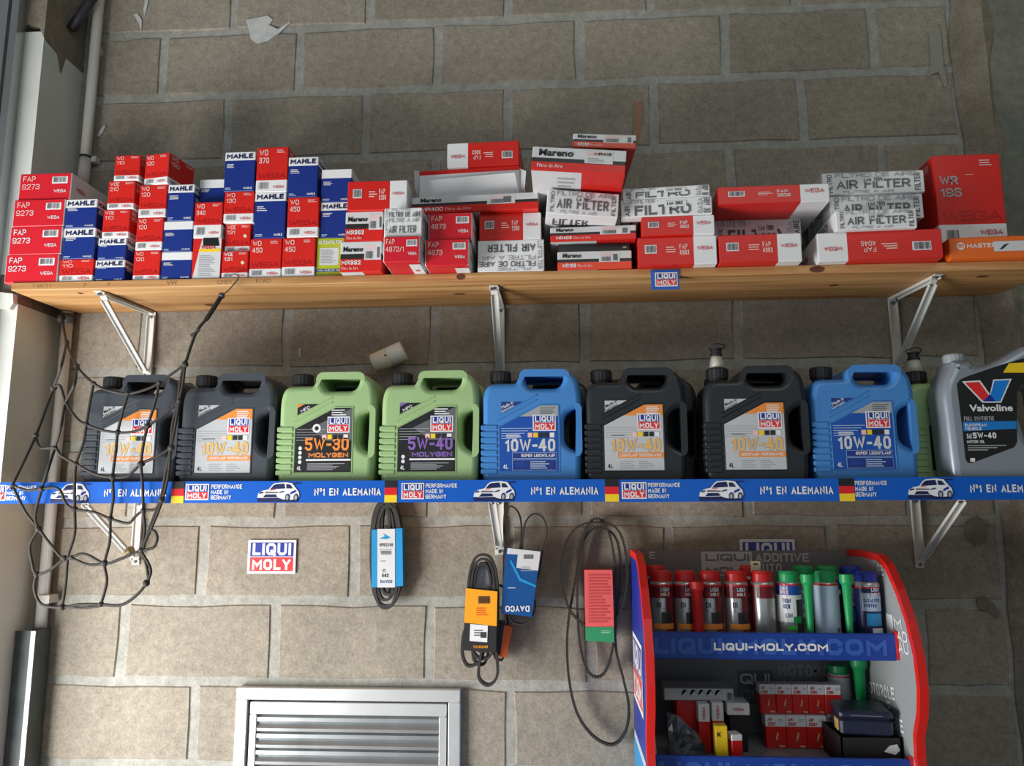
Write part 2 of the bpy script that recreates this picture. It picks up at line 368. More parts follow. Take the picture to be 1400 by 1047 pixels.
class Print:
    EPS = .0005
    def __init__(s): s.d = {}; s.n = 0; s.T = lambda u, v: (u, v)
    def _k(s, part, m): return s.d.setdefault((part, m), ([], []))
    def add(s, part, m, pts, faces, layer):
        V, Fc = s._k(part, m); o = len(V)
        V += [(*s.T(p[0], p[1]), layer[i] if isinstance(layer, list) else layer) for i, p in enumerate(pts)]; Fc += [tuple(i+o for i in q) for q in faces]
    def rect(s, part, m, u0, v0, u1, v1, layer=1, nu=1):
        pts = []
        for i in range(nu+1):
            u = u0+(u1-u0)*i/nu; pts += [(u, v0), (u, v1)]
        s.add(part, m, pts, [(2*i, 2*i+2, 2*i+3, 2*i+1) for i in range(nu)], layer)
    def poly(s, part, m, pts, layer=1): s.add(part, m, pts, [tuple(range(len(pts)))], layer)
    def text(s, m, t, u, v, h, w=None, part='lettering', bold=.02, layer=2, align='l', rot=0, shear=0):
        if all(ch in _G for ch in t) and bold > -.01:
            V, Fc, gw = block_text(t, w, h, h*(.15+bold*2.6)); gh = h; sx = sy = 1
        else:
            V, Fc, gw, gh = glyphs(t, bold)
            if not V: return
            sy = h/gh; sx = sy if w is None else w/gw
        W = gw*sx; off = {'l': 0, 'c': -W/2, 'r': -W}[align]
        c, q = math.cos(rot), math.sin(rot); pts = []
        for p_ in V:
            x, y = p_[0], p_[1]
            a, b = x*sx+off+shear*y*sy, y*sy
            pts.append((u+a*c-b*q, v+a*q+b*c))
        if part in ('lettering', 'panel_print'): s.n += 1; part = part+'|'+str(s.n)
        s.add(part, m, pts, Fc, [layer+(p_[2] if len(p_) > 2 else 0) for p_ in V])
    def lines(s, m, u, v, w, h, n, part='fine_print', layer=2):
        rr = random.Random(int(u*1e5)+n)
        for i in range(n):
            y = v+h*(1-(i+.5)/n); s.rect(part, m, u, y-h/n*.22, u+w*rr.uniform(.6, 1), y+h/n*.22, layer)
    def bars(s, u, v, w, h, m=None, part='barcode', layer=3, seed=1):
        rr = random.Random(seed); x = u
        while x < u+w:
            b = rr.choice((.02, .03, .05))*w; s.rect(part, m or M_BLACK, x, v, min(x+b, u+w), v+h, layer); x += b+rr.choice((.02, .03, .045))*w
    def flush(s, parent, mp):
        for (part, m), (V, Fc) in s.d.items():
            part = part.split('|')[0]
            me = bpy.data.meshes.new(part); me.from_pydata([mp(a, b, l*s.EPS) for a, b, l in V], [], Fc); me.materials.append(m); me.update()
            put(part, me, parent)
        s.d = {}
def logo(P, u, v, w, h, border=True, l=2):
    if border: P.rect('logo', M_WHITE, u, v, u+w, v+h, l)
    b = .05*w if border else 0
    P.rect('logo', M_LOGOB, u+b, v+h*.51, u+w-b, v+h-b, l+1); P.rect('logo', M_LOGOR, u+b, v+b, u+w-b, v+h*.49, l+1)
    P.text(M_WHITE, 'LIQUI', u+w*.5, v+h*.545, h*.36, w*.80, 'logo', .03, l+2, 'c')
    P.text(M_WHITE, 'MOLY', u+w*.5, v+h*.115, h*.32, w*.80, 'logo', .03, l+2, 'c')

# ================================================================== SETTING
ZJ = lambda n: 1.909+(6-n)*.2
XL, XR = -.044, 2.456             # pillar face and plaster column
mb = MB(); mb.box((-1.6, .005, 0), (3.6, .2, 3.6), M_MORTAR)
wall = struct(mb.build('wall_back'))
def block_mesh(w, h, seed):
    r = random.Random(seed); b = MB(); c = .006
    j = lambda k=.0035: r.uniform(-k, k)
    ring0 = []; ring1 = []
    n = 4
    per = [(-w/2+w*i/n, -h/2) for i in range(n)]+[(w/2, -h/2), (w/2, 0)]+[(w/2-w*i/n, h/2) for i in range(n)]+[(-w/2, h/2), (-w/2, 0)]
    for x, z in per:
        x += j(); z += j(); ring0.append((x, .009, z)); ring1.append((x*(1-2*c/w), .0015+j(.0006), z*(1-2*c/h)))
    N = len(per)
    b.add(ring0+ring1, [tuple(range(N, 2*N))]+[(i, (i+1) % N, (i+1) % N+N, i+N) for i in range(N)], M_BLOCK)
    return b.mesh('brick')
full = [block_mesh(.383, .183, k) for k in range(6)]; cnt = 0
for n in range(0, 13):
    off = .2 if n % 2 else 0
    xs = [XL+.005]+[x for x in (off+.4*k for k in range(-1, 8)) if XL+.05 < x < 2.35]+[2.41]
    zc = (ZJ(n)+ZJ(n+1))/2
    for a, b in zip(xs, xs[1:]):
        w = b-a-.017
        me = full[cnt % 6] if abs(b-a-.4) < .01 else block_mesh(w, .183, 100+cnt)
        o = put('brick', me, wall); o.location = ((a+b)/2, 0, zc); cnt += 1
# plaster column on the right of the wall, with its rough unpainted joint
mb = MB(); mb.box((2.47, -.03, 0), (3.6, .01, 3.6), M_PLASTER)
rr = random.Random(3); col = struct(mb.build('wall_right_column'))
mb = MB(); zs = [.5+.1*i for i in range(28)]
vs = []
for z in zs: vs += [(2.408+rr.uniform(-.008, .008), .0, z), (2.432+rr.uniform(-.01, .01), -.012, z), (2.475, -.033-rr.uniform(0, .003), z), (2.492+rr.uniform(-.014, .012), -.0305, z)]
mb.add(vs, [(i*4+k, i*4+k+1, i*4+k+5, i*4+k+4) for i in range(len(zs)-1) for k in range(3)], M_RAW)
mb.build('rough_joint', col)
# white pillar at the left
mb = MB()
mb.box((-.75, -.166, 0), (XL, .01, 2.062), M_WHITEWALL)
mb.box((-.75, -.164, 2.062), (XL-.002, .01, 2.14), M_RAW)
mb.box((-.75, -.166, 2.14), (XL, .01, 2.82), M_WHITEWALL)
pil = struct(mb.build('wall_left_pillar'))
mb = MB()     # raw render at the top with a ragged paint edge
pts = [(-.75, 2.80), (-.30, 2.83), (-.22, 2.815), (-.16, 2.80), (-.125, 2.825), (-.09, 2.84), (-.06, 2.835), (XL+.002, 2.80), (XL+.002, 3.6), (-.75, 3.6)]
mb.prism(pts, -.170, .01, M_RAW); mb.build('raw_top', pil)
mb = MB()
mb.add([(XL+.003, -.17, 2.80), (XL+.003, -.11, 2.79), (XL+.003, -.09, 2.74), (XL+.003, -.075, 2.80), (XL+.003, 0, 2.90), (XL+.003, 0, 3.6), (XL+.003, -.17, 3.6)], [(0,1,2,3,4,5,6)], M_RAW)
mb.build('raw_top_side', pil)
mb = MB(); mb.prism([(-.105, 2.05), (-.055, 2.045), (-.046, 2.06), (-.05, 2.085), (-.085, 2.09), (-.10, 2.08)], -.180, -.16, M_WHITEWALL); mb.build('plaster_lump', pil)
mb = MB(); mb.box((-3, -5, -.1), (4.6, .2, 0), M_FLOOR); struct(mb.build('floor'))
mb = MB(); mb.box((-3, -5, 3.6), (4.6, .2, 3.7), M_CEIL); struct(mb.build('ceiling'))
mb = MB(); mb.box((3.6, -5, 0), (3.7, .2, 3.6), M_PLASTER); struct(mb.build('wall_right'))
# paint smears and scrapes on the blocks
def smear(name, pts, m, Y=-.0015):
    vs = [aty(x, y, Y) for x, y in pts]; n = len(vs); me = bpy.data.meshes.new(name)
    me.from_pydata([tuple(v) for v in vs], [], [tuple(range(n))]); me.materials.append(m); put(name, me, wall)
M_SMEAR = mat('paint_smear', srgb(190, 192, 190), .8, noise=.12, nscale=40)
smear('paint_smear', [(336, 27), (352, 24), (366, 21), (373, 27), (368, 34), (380, 40), (396, 29), (397, 31), (382, 45), (366, 56), (352, 60), (343, 54), (340, 40)], M_SMEAR)
smear('paint_smear', [(198, 0), (203, 0), (200, 14), (197, 24), (196, 14)], M_SMEAR)
smear('paint_smear', [(136, 66), (140, 64), (141, 72), (138, 78), (136, 73)], M_SMEAR)
smear('paint_smear', [(135, 180), (141, 172), (145, 171), (142, 178), (136, 187), (133, 186)], M_SMEAR)
smear('paint_smear', [(182, 20), (188, 18), (194, 28), (193, 44), (190, 32)], M_SMEAR)
smear('paint_smear', [(1270, 48), (1280, 30), (1286, 44), (1290, 90), (1296, 118), (1291, 120), (1283, 98), (1273, 102), (1267, 108), (1272, 90)], mat('pale_drip', srgb(142, 142, 132), .9))
smear('paint_smear', [(408, 476), (411, 475), (411, 489), (409, 488)], M_SMEAR)
smear('rust_streak', [(867, 140), (878, 138), (877, 170), (872, 196), (866, 190)], mat('brick_streak', srgb(158, 118, 92), .9))
M_DAMP = mat('damp_stain', srgb(116, 108, 96), .9, noise=.2, nscale=30)
smear('damp_stain', [(1318, 716), (1330, 706), (1344, 712), (1352, 730), (1348, 742), (1332, 746), (1320, 734)], M_DAMP)
smear('damp_stain', [(1335, 818), (1346, 814), (1360, 826), (1367, 838), (1364, 846), (1350, 836), (1338, 832)], M_DAMP)

# ------------------------------------------------------------------ shelves
ZT = 2.097; YS = -.236
mb = MB(); mb.cbox((XL+.03, YS, 2.077), (2.456, 0, ZT), M_PINE, .0015)
sh = thing('wall_shelf', 'long pine plank shelf on white brackets carrying the filter cartons', 'shelf', (0, 0, 0))
mb.build('plank', sh)
def knot(px, py, a, b, face='u'):
    p = atz(px, py, 2.0765) if face == 'u' else aty(px, py, YS-.0006)
    mb = MB(); vs = [(p.x+a*math.cos(t*PI/5), p.y+b*math.sin(t*PI/5), p.z) if face == 'u' else (p.x+a*math.cos(t*PI/5), p.y, p.z+b*math.sin(t*PI/5)) for t in range(10)]
    mb.add(vs, [tuple(range(10))], M_KNOT); mb.build('knot', sh)
knot(110, 401, .006, .008); knot(288, 417, .016, .012); knot(628, 402, .016, .006); knot(1140, 390, .012, .008); knot(1343, 378, .014, .008)
knot(630, 378, .011, .008, 'f'); knot(1117, 368, .018, .008, 'f')
P = Print()          # pencil notes on the front edge of the plank
for px, t, h in ((45, '7 AN 2.1', .009), (115, 'p', .01), (148, 'p', .01), (228, 'VW', .011), (297, 'CHEV', .010), (350, 'FORD', .010)):
    q = aty(px, 385, YS); P.text(mat('pencil', srgb(128, 98, 66), .8), t, q.x, ZT-.015, h, part='pencil_note', bold=-.012, layer=1)
    P.flush(sh, lambda u, v, l: (u, YS-l, v))
ZL = 1.592; YF = -.30
mb = MB(); mb.box((aty(84, 540, -.02).x+.017, YF+.003, ZL-.02), (2.456, 0, ZL), M_PINE)
s2 = thing('wall_shelf', 'lower wall shelf behind the blue printed strips, holding the oil jugs', 'shelf', (0, 0, 0)); mb.build('plank', s2)

# ------------------------------------------------------------------ brackets
def bracket(label, xw, ztop, reach, drop, m, skew=0):
    t = thing('shelf_bracket', label, 'bracket', (xw, 0, ztop), skew, 'white steel shelf brackets')
    def chan(a, b, w, name, up):
        a = Vector(a); b = Vector(b); d = (b-a); L = d.length; d.normalize()
        sx = Vector((1, 0, 0)); n = sx.cross(d).normalized()
        if n.dot(Vector(up)) < 0: n = -n
        X = Matrix((sx, n, d)).transposed().to_4x4(); X.translation = a
        mb = MB(); mb.cbox((-w/2, -.0012, 0), (w/2, .0012, L), m, .0008, X)
        for s in (-1, 1): mb.box((s*w/2-.001, 0, .012), (s*w/2+.001, .007, L-.012), m, X)
        return mb.build(name, t)
    chan((0, -.002, 0), (0, -.002, -drop), .021, 'wall_arm', (0, -1, 0))
    chan((0, 0, -.002), (0, -reach, -.002), .021, 'shelf_arm', (0, 0, -1))
    chan((0, -reach+.022, -.008), (0, -.008, -drop+.018), .017, 'brace', (0, -1, -1))
    for p, ax in (((0, -.006, -.016), 'y'), ((0, -.006, -drop+.008), 'y'), ((0, -reach+.012, -.005), 'z'), ((0, -reach+.034, -.016), 'y')):
        mb = MB(); mb.lathe([(.0045, 0), (.0045, .002), (.002, .0035)], M_SCREW, (0, 0, 0), 10, Matrix.Rotation(PI/2 if ax == 'y' else PI, 4, 'X')); o = mb.build('screw', t); o.location = p
zu = 2.077
def drop_at(px, py): return aty(px, py, 0).z
bracket('white bracket under the pine shelf beside the cord net', aty(206, 470, 0).x, zu, .225, zu-drop_at(206, 520), M_STEELW, -.10)
bracket('middle white bracket under the pine shelf, seen edge-on', aty(684, 470, 0).x, zu, .20, zu-drop_at(684, 520), M_STEELW)
bracket('white bracket under the pine shelf beside the silver oil jug', aty(1222, 450, 0).x, zu, .215, zu-drop_at(1225, 508), M_STEELW, .10)
zl = ZL-.02
bracket('white bracket below the oil shelf, tangled in the cord net', aty(188, 740, 0).x, zl, .25, zl-drop_at(186, 772), M_STEELW, -.06)
bracket('white bracket below the oil shelf holding drive belts', aty(683, 720, 0).x, zl, .24, zl-drop_at(682, 758), M_STEELW)
bracket('white bracket below the oil shelf over the additive display', aty(1254, 740, 0).x, zl, .24, zl-drop_at(1258, 776), M_STEELW, .06)

# ================================================================== FILTER CARTONS
def carton(W, H, D, segs, axis='z', cap0=None, cap1=None, right=None, left=None, bottom=None, warp=0):
    c = .0016; mb = MB(); L = H if axis == 'z' else W
    A, B = (W, D) if axis == 'z' else (H, D)
    def ring(t, k):
        a0, a1, b0, b1 = k, A-k, k, B-k
        q = [(a0+c,b0),(a1-c,b0),(a1,b0+c),(a1,b1-c),(a1-c,b1),(a0+c,b1),(a0,b1-c),(a0,b0+c)]
        return [(a-W/2, b, t) if axis == 'z' else (t-W/2, b, a) for a, b in q]
    tt = [(0, c)]; fr = 0; sm = []
    tt.append((c, 0)); sm.append(segs[0][1])
    for f, mm in segs:
        fr += f; e = fr*L
        if fr > .999: e = L-c
        tt.append((e, 0)); sm.append(mm)
    tt.append((L, c)); sm.append(segs[-1][1])
    vs = []
    for t, k in tt: vs += ring(t, k)
    mb.v = vs
    for i in range(len(tt)-1):
        for k in range(8):
            mm = sm[i]
            if axis == 'z':
                if right and k in (1, 2, 3): mm = right
                if left and k in (5, 6, 7): mm = left
            else:
                if bottom and k in (6,): mm = bottom
            q = (i*8+k, i*8+(k+1) % 8, i*8+8+(k+1) % 8, i*8+8+k)
            mb.face(q if axis == 'z' else q[::-1], mm)
    n = len(tt)
    a, b = tuple(range(7, -1, -1)), tuple(range((n-1)*8, n*8))
    mb.face(a if axis == 'z' else a[::-1], cap0 or segs[0][1]); mb.face(b if axis == 'z' else b[::-1], cap1 or segs[-1][1])
    return mb
def make_box(label, group, xc, Y, z, W, H, D, yaw, style, code, flip, opt):
    roll = opt.get('roll', 0)
    t = thing('filter_box', label, 'box', (xc, Y, z+abs(roll)*W*.42), yaw, group, rot=(0, roll, yaw))
    P = Print(); R = Print(); Lf = Print(); U = Print()
    if flip: P.T = lambda u, v: (W-u, H-v)
    STY[style](t, P, R, Lf, U, W, H, D, code, flip, opt)
    P.flush(t, lambda u, v, l: (u-W/2, -l, v))
    R.flush(t, lambda u, v, l: (W/2+l, u, v))
    Lf.flush(t, lambda u, v, l: (-W/2-l, D-u, v))
    U.flush(t, lambda u, v, l: (u-W/2, v, -l))
    return t
STY = {}
def sty(f): STY[f.__name__] = f; return f
def faint(P, W, v, h, m=M_DRED): P.text(m, 'WEGA', W*.06, v, h, W*.88, 'ghost_print', -.005, 1)
def wegaw(P, u, v, w, m=M_RINK): P.text(m, 'WEGA', u, v, w*.24, w, 'brand_print', .005, 2)
@sty
def wo(t, P, R, L, U, W, H, D, code, flip, o):
    wb = o.get('band', .2); red = o.get('red', M_RED)
    carton(W, H, D, [(wb, M_WHITE), (1-wb, red)], cap0=M_WHITE, cap1=red).build('carton', t)
    a, b = code.split(); tc = o.get('ink', M_PINK)
    h = min(.16*W+.004, H*.13)
    P.text(tc, a, W*.08, H*.94-h, h, W*.28 if len(a) < 3 else W*.34, bold=.0); P.text(tc, b, W*.08, H*.94-2.35*h, h, W*.32, bold=.0)
    P.lines(M_PINK, W*.64, H*.86, W*.3, H*.08, 3)
    faint(P, W, H*wb+H*.04, W*.17)
    P.bars(W*.1, H*wb*.25, W*.3, H*wb*.55, M_GREY1, seed=int(W*1e6)); wegaw(P, W*.55, H*wb*.3, W*.36)
    if 'dot' in o:
        c = (W*.8, H*.56); P.poly('round_seal', M_LABG, [(c[0]+W*.075*math.cos(k*PI/6), c[1]+W*.075*math.sin(k*PI/6)) for k in range(12)], 2)
        P.poly('round_seal', M_WHITE, [(c[0]+W*.045*math.cos(k*PI/6), c[1]+W*.045*math.sin(k*PI/6)) for k in range(12)], 3)
    for S, w in ((R, D), (L, D)):
        S.text(M_PINK, a, w*.08, H*.94-h, h, w*.28); S.text(M_PINK, b, w*.08, H*.94-2.35*h, h, w*.32); S.lines(M_PINK, w*.64, H*.86, w*.3, H*.08, 3)
        S.bars(w*.1, H*wb*.25, w*.28, H*wb*.5, M_GREY1, seed=3)
@sty
def mahle(t, P, R, L, U, W, H, D, code, flip, o):
    wt = o.get('band', .24)
    carton(W, H, D, [(1-wt, M_NAVY), (wt, M_WHITE)], cap0=M_NAVY, cap1=M_WHITE).build('carton', t)
    if not o.get('plain'):
        for S, w in ((P, W), (R, D)):
            S.text(M_INK, 'MAHLE', w*.06, H*(1-wt)+H*wt*.2, H*wt*.56, w*.86, 'brand_print', .035, 2)
    P.lines(M_WHITE, W*.08, H*(.58 if not o.get('plain') else .5), W*.34, H*.12, 3 if not o.get('plain') else 5)
    P.text(M_WHITE, 'MAHLE', W*.66, H*.05, H*.05, W*.27, 'brand_print', .03); P.lines(M_PBLUE, W*.06, H*.03, W*.24, H*.07, 2)
    R.lines(M_WHITE, D*.1, H*.5, D*.4, H*.16, 4)
@sty
def fapend(t, P, R, L, U, W, H, D, code, flip, o):
    carton(W, H, D, [(1, M_RED2)], right=M_WHITE, left=M_WHITE, cap0=M_RED2, cap1=M_RED2).build('carton', t)
    tc = o.get('ink', M_PINK); h = H*.2
    P.text(tc, 'FAP', W*.07, H*.70, h, W*.24, bold=.0); P.text(tc, code, W*.06, H*.40, h, W*(.085*len(code)), bold=-.004)
    P.rect('label_sticker', M_WHITE, W*.63, H*.6, W*.93, H*.86, 1); P.bars(W*.66, H*.64, W*.24, H*.19, M_GREY1, seed=5)
    P.text(M_WHITE, 'WEGA', W*.68, H*.26, H*.12, W*.24, 'brand_print', .005)
    R.text(M_RINK, 'WEGA', D*.12, H*.42, H*.16, D*.3 if D < .15 else .04, 'brand_print', .005); L.text(M_RINK, 'WEGA', D*.4, H*.42, H*.16, .04, 'brand_print', .005)
    U.rect('underside_print', M_WHITE, W*.66, D*.1, W*.98, D*.98, 1); U.text(M_RINK, 'G', W*.76, D*.3, .012, part='underside_print', layer=2)
@sty
def faps(t, P, R, L, U, W, H, D, code, flip, o):
    ww = o.get('band', .29)
    segs = [(1-ww, M_RED), (ww, M_WHITE)]
    if flip: segs = segs[::-1]
    carton(W, H, D, segs, axis='x', cap0=segs[0][1] if segs[0][1] is M_WHITE else M_RED, cap1=segs[1][1]).build('carton', t)
    P.rect('label_sticker', M_WHITE, W*.09, H*.42, W*.24, H*.72, 1); P.bars(W*.10, H*.45, W*.13, H*.24, M_BLACK, seed=9)
    P.lines(M_PINK, W*.36, H*.42, W*.14, H*.24, 3)
    P.text(o.get('ink', M_PINK), 'FAP', W*.53, H*.55, H*.17, W*.1, bold=.0); P.text(o.get('ink', M_PINK), code, W*.53, H*.34, H*.17, W*.12, bold=.0)
    wegaw(P, W*(1-ww)+W*.04, H*.5, W*(ww-.09))
    if flip: L.text(M_RINK, 'WEGA', D*.35, H*.4, H*.2, min(.05, D*.4), 'brand_print', .005)
@sty
def mareno(t, P, R, L, U, W, H, D, code, flip, o):
    rb = o.get('rb', .42)
    carton(W, H, D, [(rb, M_ORANGE if o.get('bright') else M_RED), (.17, M_CHAR), (1-rb-.17, M_OFFW)], cap0=M_RED, cap1=M_CHAR).build('carton', t)
    top = 1-rb-.17
    nw = o.get('nw', .3); hh = min(H*top*.62, W*nw*.26)
    P.text(M_BLACK, 'Mareno', W*.07, H*(rb+.17+top*.16), hh, W*nw, 'brand_print', .035)
    if o.get('big'): P.text(M_WHITE, 'Filtro de Aire', W*.06, H*rb*.36, H*rb*.42, W*.27, bold=.0)
    elif o.get('one'): P.text(M_WHITE, code, W*.07, H*rb*.3, H*rb*.5, W*.18); P.text(M_PINK, 'Filtro de Aire', W*.27, H*rb*.3, H*rb*.42, W*.2, bold=0)
    else: P.text(M_WHITE, code, W*.04, H*rb*.55, H*rb*.34, W*.46); P.text(M_PINK, 'Filtro de Aire', W*.04, H*rb*.15, H*rb*.26, W*.4, bold=0)
    s = o.get('st', (.55, .92)); sl, sh_ = s
    P.rect('label_sticker', M_OFFW, W*sl, H*.38, W*sh_, H*.92, 1); P.lines(M_PINK, W*(sl+.02), H*.68, W*(sh_-sl)*.8, H*.2, 3)
    if o.get('big'): P.text(M_BLACK, code, W*(sl+.1), H*.72, H*.12, W*.18, layer=3); P.lines(M_GREY2, W*(sl+.03), H*.42, W*(sh_-sl)*.6, H*.2, 3)
    else: P.bars(W*(sl+.03), H*.42, W*(sh_-sl)*.45, H*.24, M_BLACK, seed=4); P.rect('square_code', M_GREY1, W*(sh_-.09), H*.45, W*(sh_-.03), H*.8, 2)
    if o.get('dark'): U.rect('underside_print', M_CHAR, 0, .001, W, D, 1); return
    U.rect('underside_print', M_OFFW, 0, .003, W*.54, D*.98, 1); U.lines(M_GREY2, W*.28, D*.1, W*.2, D*.3, 4)
@sty
def airf(t, P, R, L, U, W, H, D, code, flip, o):
    carton(W, H, D, [(1, M_WHITE)], axis='x', cap0=M_WHITE, cap1=M_WHITE).build('carton', t)
    k = o.get('k', 0)
    if k == 0:
        P.text(M_GREY2, 'FILTRO DE AIRE', W*.13, H*.76, H*.2, W*.8, bold=.005); P.text(M_GREY1, 'AIR FILTER', W*.14, H*.24, H*.4, W*.72, bold=.015)
        P.text(M_GREY1, 'FILTRO', W*.1, H*.08, W*.05, H*.84, bold=.005, rot=PI/2); P.text(M_GREY1, 'FILTER', W*.96, H*.08, W*.06, H*.8, bold=.01, rot=PI/2)
        P.text(M_GREY2, 'FILTRE A AIR', W*.2, H*.03, H*.13, W*.5, bold=0)
        if code: P.rect('label_sticker', M_WHITE, W*.4, H*.54, W*.6, H*.74, 3); P.text(M_BLACK, code, W*.41, H*.56, H*.15, W*.18, layer=4)
    elif k == 1:
        P.text(M_GREY2, 'LUFTFILTER •', W*.03, H*.74, H*.22, W*.38, bold=.01); P.text(M_GREY1, 'FILTRO', W*.15, H*.08, H*.55, W*.62, bold=.03)
        P.text(M_GREY1, 'AIR', W*.1, H*.06, W*.06, H*.6, bold=.01, rot=PI/2); P.text(M_GREY1, 'DE AIRE', W*.98, H*.05, W*.07, H*.9, bold=.01, rot=PI/2); P.text(M_GREY2, 'GASA', W*.9, H*.05, W*.06, H*.85, bold=0, rot=PI/2)
        if code: P.rect('label_sticker', M_WHITE, W*.48, H*.48, W*.72, H*.8, 3); P.text(M_BLACK, code, W*.51, H*.58, H*.18, W*.17, layer=4)
    else:
        P.text(M_GREY1, 'FILTRO DE AIRE', W*.13, H*.68, H*.17, W*.85, bold=.005); P.text(M_GREY2, 'FILTRE A AIR', W*.13, H*.5, H*.14, W*.8, bold=0); P.text(M_GREY1, 'AIR FILTER', W*.13, H*.14, H*.24, W*.72, bold=.015)
        P.text(M_GREY2, 'LUFTFILTER', W*.1, H*.05, W*.07, H*.9, bold=.0, rot=PI/2); P.text(M_GREY2, 'FILTRE', W*.2, H*.88, H*.09, W*.5, bold=0)
    for S, w in ((R, D), (L, D)):
        S.text(M_GREY1, 'FILTRO', w*.1, H*.5, H*.32, w*.6, bold=.01); S.text(M_GREY2, 'DE AIRE', w*.1, H*.12, H*.28, w*.6, bold=.005)
    U.text(M_GREY1, 'FILTER', W*.1, D*.15, D*.2, W*.5, bold=.01)
@sty
def wega_info(t, P, R, L, U, W, H, D, code, flip, o):
    carton(W, H, D, [(1, M_RED)]).build('carton', t)
    P.poly('info_panel', M_OFFW, [(W*.04, 0), (W*.98, 0), (W*.98, H), (W*.32, H), (W*.2, H*.6)], 1)
    P.rect('info_panel', M_YELLOW, W*.22, H*.66, W*.96, H*.73, 2); P.poly('info_panel', M_BLACK, [(W*.36, H*.8), (W*.92, H*.8), (W*.86, H), (W*.34, H)], 2)
    P.text(M_RINK, 'WEGA', W*.3, H*.73, H*.085, W*.5, 'brand_print', .02, 3); P.lines(M_GREY2, W*.24, H*.06, W*.62, H*.52, 12)
@sty
def lime(t, P, R, L, U, W, H, D, code, flip, o):
    carton(W, H, D, [(1, M_LIME)]).build('carton', t)
    P.text(M_WHITE, 'ULTRAFILTRO', W*.08, H*.84, H*.09, W*.84); P.rect('info_panel', M_OFFW, W*.12, H*.3, W*.8, H*.74, 1); P.lines(M_GREY2, W*.16, H*.34, W*.58, H*.36, 9)
    P.rect('blue_stripe', M_DAY, 0, H*.13, W, H*.2, 1); P.text(M_WHITE, 'PARA BASE DE VIDA', W*.05, H*.145, H*.04, W*.85); P.lines(M_WHITE, W*.3, H*.04, W*.3, H*.03, 1)
@sty
def wr(t, P, R, L, U, W, H, D, code, flip, o):
    carton(W, H, D, [(.2, M_WHITE), (.8, M_RED)], cap0=M_WHITE, cap1=M_RED).build('carton', t)
    P.text(M_GREY2, 'WR', W*.07, H*.655, H*.1, W*.27, bold=.015); P.text(M_GREY2, '196', W*.07, H*.515, H*.1, W*.31, bold=.008); faint(P, W, H*.24, W*.16)
    P.lines(M_PINK, W*.68, H*.86, W*.25, H*.08, 3); P.bars(W*.1, H*.03, W*.18, H*.11, M_GREY1); wegaw(P, W*.6, H*.08, W*.33)
    L.lines(M_PINK, D*.55, H*.86, D*.35, H*.08, 3); P.lines(M_PINK, W*.45, H*.76, W*.2, H*.012, 1)
@sty
def master(t, P, R, L, U, W, H, D, code, flip, o):
    carton(W, H, D, [(1, M_ORG2)], axis='x').build('carton', t)
    c = (W*.13, H*.6)
    P.poly('brand_print', M_WHITE, [(c[0]+H*.17*math.cos(k*PI/8), c[1]+H*.17*math.sin(k*PI/8)) for k in range(16)], 1); P.text(M_ORG2, 'm', c[0], c[1]-H*.09, H*.18, H*.22, 'brand_print', .02, 2, 'c')
    P.text(M_WHITE, 'MASTERFILT', W*.2, H*.5, H*.2, W*.5, 'brand_print', .02, 1); P.rect('label_sticker', M_OFFW, W*.5, H*.3, W*1, H*.76, 2)
    P.poly('filter_picture', M_BLACK, [(W*.56, H*.38), (W*.6, H*.4), (W*.68, H*.66), (W*.62, H*.6)], 3)
@sty
def plain(t, P, R, L, U, W, H, D, code, flip, o):
    carton(W, H, D, [(1, M_CHAR)]).build('carton', t); P.rect('white_mark', M_OFFW, W*.90, H*.45, W*.95, H*.62, 1)
@sty
def opened(t, P, R, L, U, W, H, D, code, flip, o):
    carton(W, H, D, [(.86, M_WHITE), (.14, M_RED)], cap0=M_WHITE, cap1=M_RED).build('carton', t)
    mb = MB()
    mb.add([(-W/2, -.002, 0), (W/2, -.002, 0), (W*.46, -.016, H*.70), (-W*.47, -.014, H*.62)], [(0,1,2,3)], M_WHITE)
    mb.add([(-W/2, -.001, 0), (W/2, -.001, 0), (W*.46, -.015, H*.70), (-W*.47, -.013, H*.62)], [(3,2,1,0)], M_WHITE); mb.build('flap', t)
    mb = MB(); mb.add([(W/2, 0, 0), (W/2, 0, H*.9), (W/2+.018, -.02, H*.7), (W/2+.014, -.018, H*.12)], [(0,1,2,3)], M_OFFW); mb.build('flap', t)
    mb = MB(); mb.add([(-W/2, 0, H*.1), (-W/2, 0, H), (-W/2-.008, -.02, H*.95), (-W/2-.006, -.018, H*.4)], [(3,2,1,0)], M_OFFW); mb.build('flap', t)

def place(label, x0, x1, ytop, zb, Y=None, ybot=None, D=.08, yaw=0, style='wo', code='', group=None, flip=False, gap=.0008, **o):
    """front face from pixel columns x0..x1 and the top edge ytop; stands on height zb"""
    xm = (x0+x1)/2
    if Y is None: Y = atz(xm, ybot, zb).y
    zt = aty(xm, ytop, Y).z
    H = zt-zb-.0002; pm = (ytop+(ybot or ytop+40))/2
    pa, pb = aty(x0, pm, Y), aty(x1, pm, Y)
    W = (pb.x-pa.x)/math.cos(yaw)-gap
    D = min(D, -Y-.004)
    make_box(label, group, (pa.x+pb.x)/2, Y, zb+.0002, W, H, D, math.radians(0)+yaw, style, code, flip, o)
    return zt+abs(o.get('roll', 0))*W*.5
NTH = ['first', 'second', 'third', 'fourth', 'fifth', 'sixth', 'seventh', 'eighth', 'ninth', 'tenth']
def stack(idx, Y, items):
    z = ZT; n = len(items)
    for i, it in enumerate(items):
        lev = 'lowest' if i == 0 else ('topmost' if i == n-1 else ['', 'second up', 'third up', 'fourth up'][i])
        kw = dict(it); d = kw.pop('d')
        z = place(f'{d}, {lev} in the {NTH[idx]} stack from the pillar', zb=z, Y=kw.pop('Y', Y), group='filter cartons on the pine shelf', **kw)
    return z
